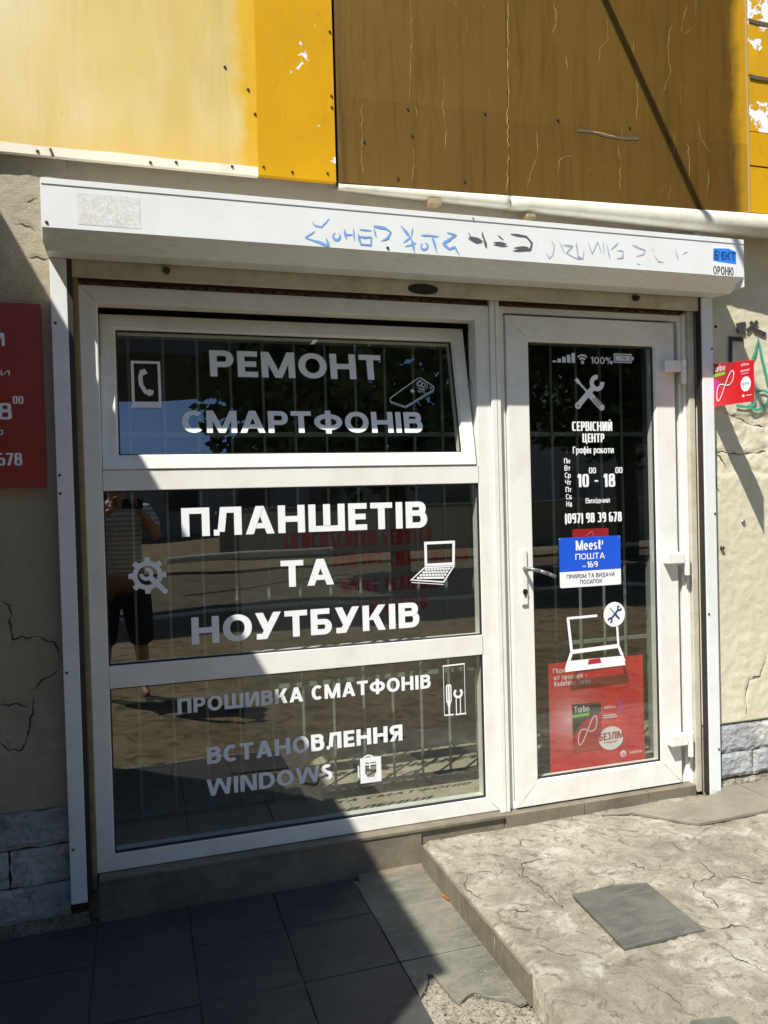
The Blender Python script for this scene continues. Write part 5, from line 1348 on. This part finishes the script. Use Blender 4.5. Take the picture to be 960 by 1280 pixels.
skin('shirt', T_, [(0, 1), (1, 2), (2, 3), (3, 4), (4, 5), (3, 6), (6, 7)], 'shirt', pe)
P_ = [(bx, by, g0+.93, .185, .145), (bx-.10, by, g0+.80, .13), (bx-.125, by+.01, g0+.50, .105), (bx-.13, by+.01, g0+.40, .10), (bx+.11, by, g0+.80, .13), (bx+.145, by+.01, g0+.50, .105), (bx+.15, by+.01, g0+.40, .10)]
skin('shorts', P_, [(0, 1), (1, 2), (2, 3), (0, 4), (4, 5), (5, 6)], 'cloth_dark', pe)
skin('hair', [(bx, by-.01, g0+1.63, .085, .095), (bx, by, g0+1.71, .08, .09), (bx, by, g0+1.76, .045)], [(0, 1), (1, 2)], 'hair', pe)
for sx_, hx in ((-1, -.02), (1, .14)):
    # palm and five fingers curled round the phone's edge
    hp = Vector((bx+hx, by+.235, g0+1.43)); 
    N_ = [(*hp, .024), (*(hp+Vector((-.012*sx_, .015, .045))), .028)]; Ed = [(0, 1)]
    for f_ in range(4):
        b0 = hp+Vector((-.010*sx_, .012+.006*f_, .035+.016*f_)); k0 = len(N_)
        N_ += [(*b0, .010), (*(b0+Vector((-.022*sx_, .016, .006))), .009), (*(b0+Vector((-.038*sx_*(1-.1*f_), .010, .004))), .008)]
        Ed += [(1, k0), (k0, k0+1), (k0+1, k0+2)]
    k0 = len(N_); N_ += [(*(hp+Vector((-.015*sx_, -.004, .03))), .011), (*(hp+Vector((-.035*sx_, -.006, .045))), .010)]; Ed += [(0, k0), (k0, k0+1)]
    skin('hand', N_, Ed, 'skin', pe, 0, 1)
ph = box('phone', -1.58, -1.44, -2.966, -2.958, 1.272, 1.345, 'black', None, .003)
tag(ph, 'dark phone held up in both hands by the photographer', 'phone')

# ---------------------------------------------------------------- grit and crumbs in the corners
def grit(name, pts, m, lab):
    bm = bmesh.new(); rn = random.Random(len(pts))
    for x, y, z, r_ in pts:
        vs = [bm.verts.new((x+r_*rn.uniform(.6, 1.2)*dx, y+r_*rn.uniform(.6, 1.2)*dy, z+r_*.8*rn.uniform(.6, 1.1)*dz)) for dx, dy, dz in ((1, 0, 0), (-1, 0, 0), (0, 1, 0), (0, -1, 0), (0, 0, 1), (0, 0, -.6))]
        for a_, b_, c_ in ((0, 2, 4), (2, 1, 4), (1, 3, 4), (3, 0, 4), (2, 0, 5), (1, 2, 5), (3, 1, 5), (0, 3, 5)): bm.faces.new((vs[a_], vs[b_], vs[c_]))
    tag(done(bm, name, m), lab, 'debris', kind='stuff')
rg_ = random.Random(21); P_ = []
for _ in range(420):   # along the riser foot and plinth foot
    if rg_.random() < .5: P_.append((-.442-abs(rg_.gauss(0, .012)), rg_.uniform(-.92, -.08), TZ+.001, rg_.uniform(.0006, .0028)))
    else: P_.append((rg_.uniform(-1.5, -.45), -.050-abs(rg_.gauss(0, .018)), TZ+.001, rg_.uniform(.0006, .0026)))
for _ in range(700): P_.append((rg_.uniform(-.72, -.44), rg_.uniform(-1.3, -.70), -.1535 if rg_.random() < .5 else TZ+.001, rg_.uniform(.001, .0045)))
grit('grit', P_, 'concrete_rough', 'sandy grit and crumbs along the foot of the tiled step')
P_ = []
for _ in range(1500):
    x, y = rg_.uniform(-.41, 1.5), rg_.uniform(-1.3, -.03)
    if rg_.random() < .35: y = -.038-abs(rg_.gauss(0, .03))
    P_.append((x, y, landz(x, y)[2]+.001, rg_.uniform(.0006, .0024)))
grit('grit', P_, 'concrete', 'fine crumbs lying on the concrete landing')
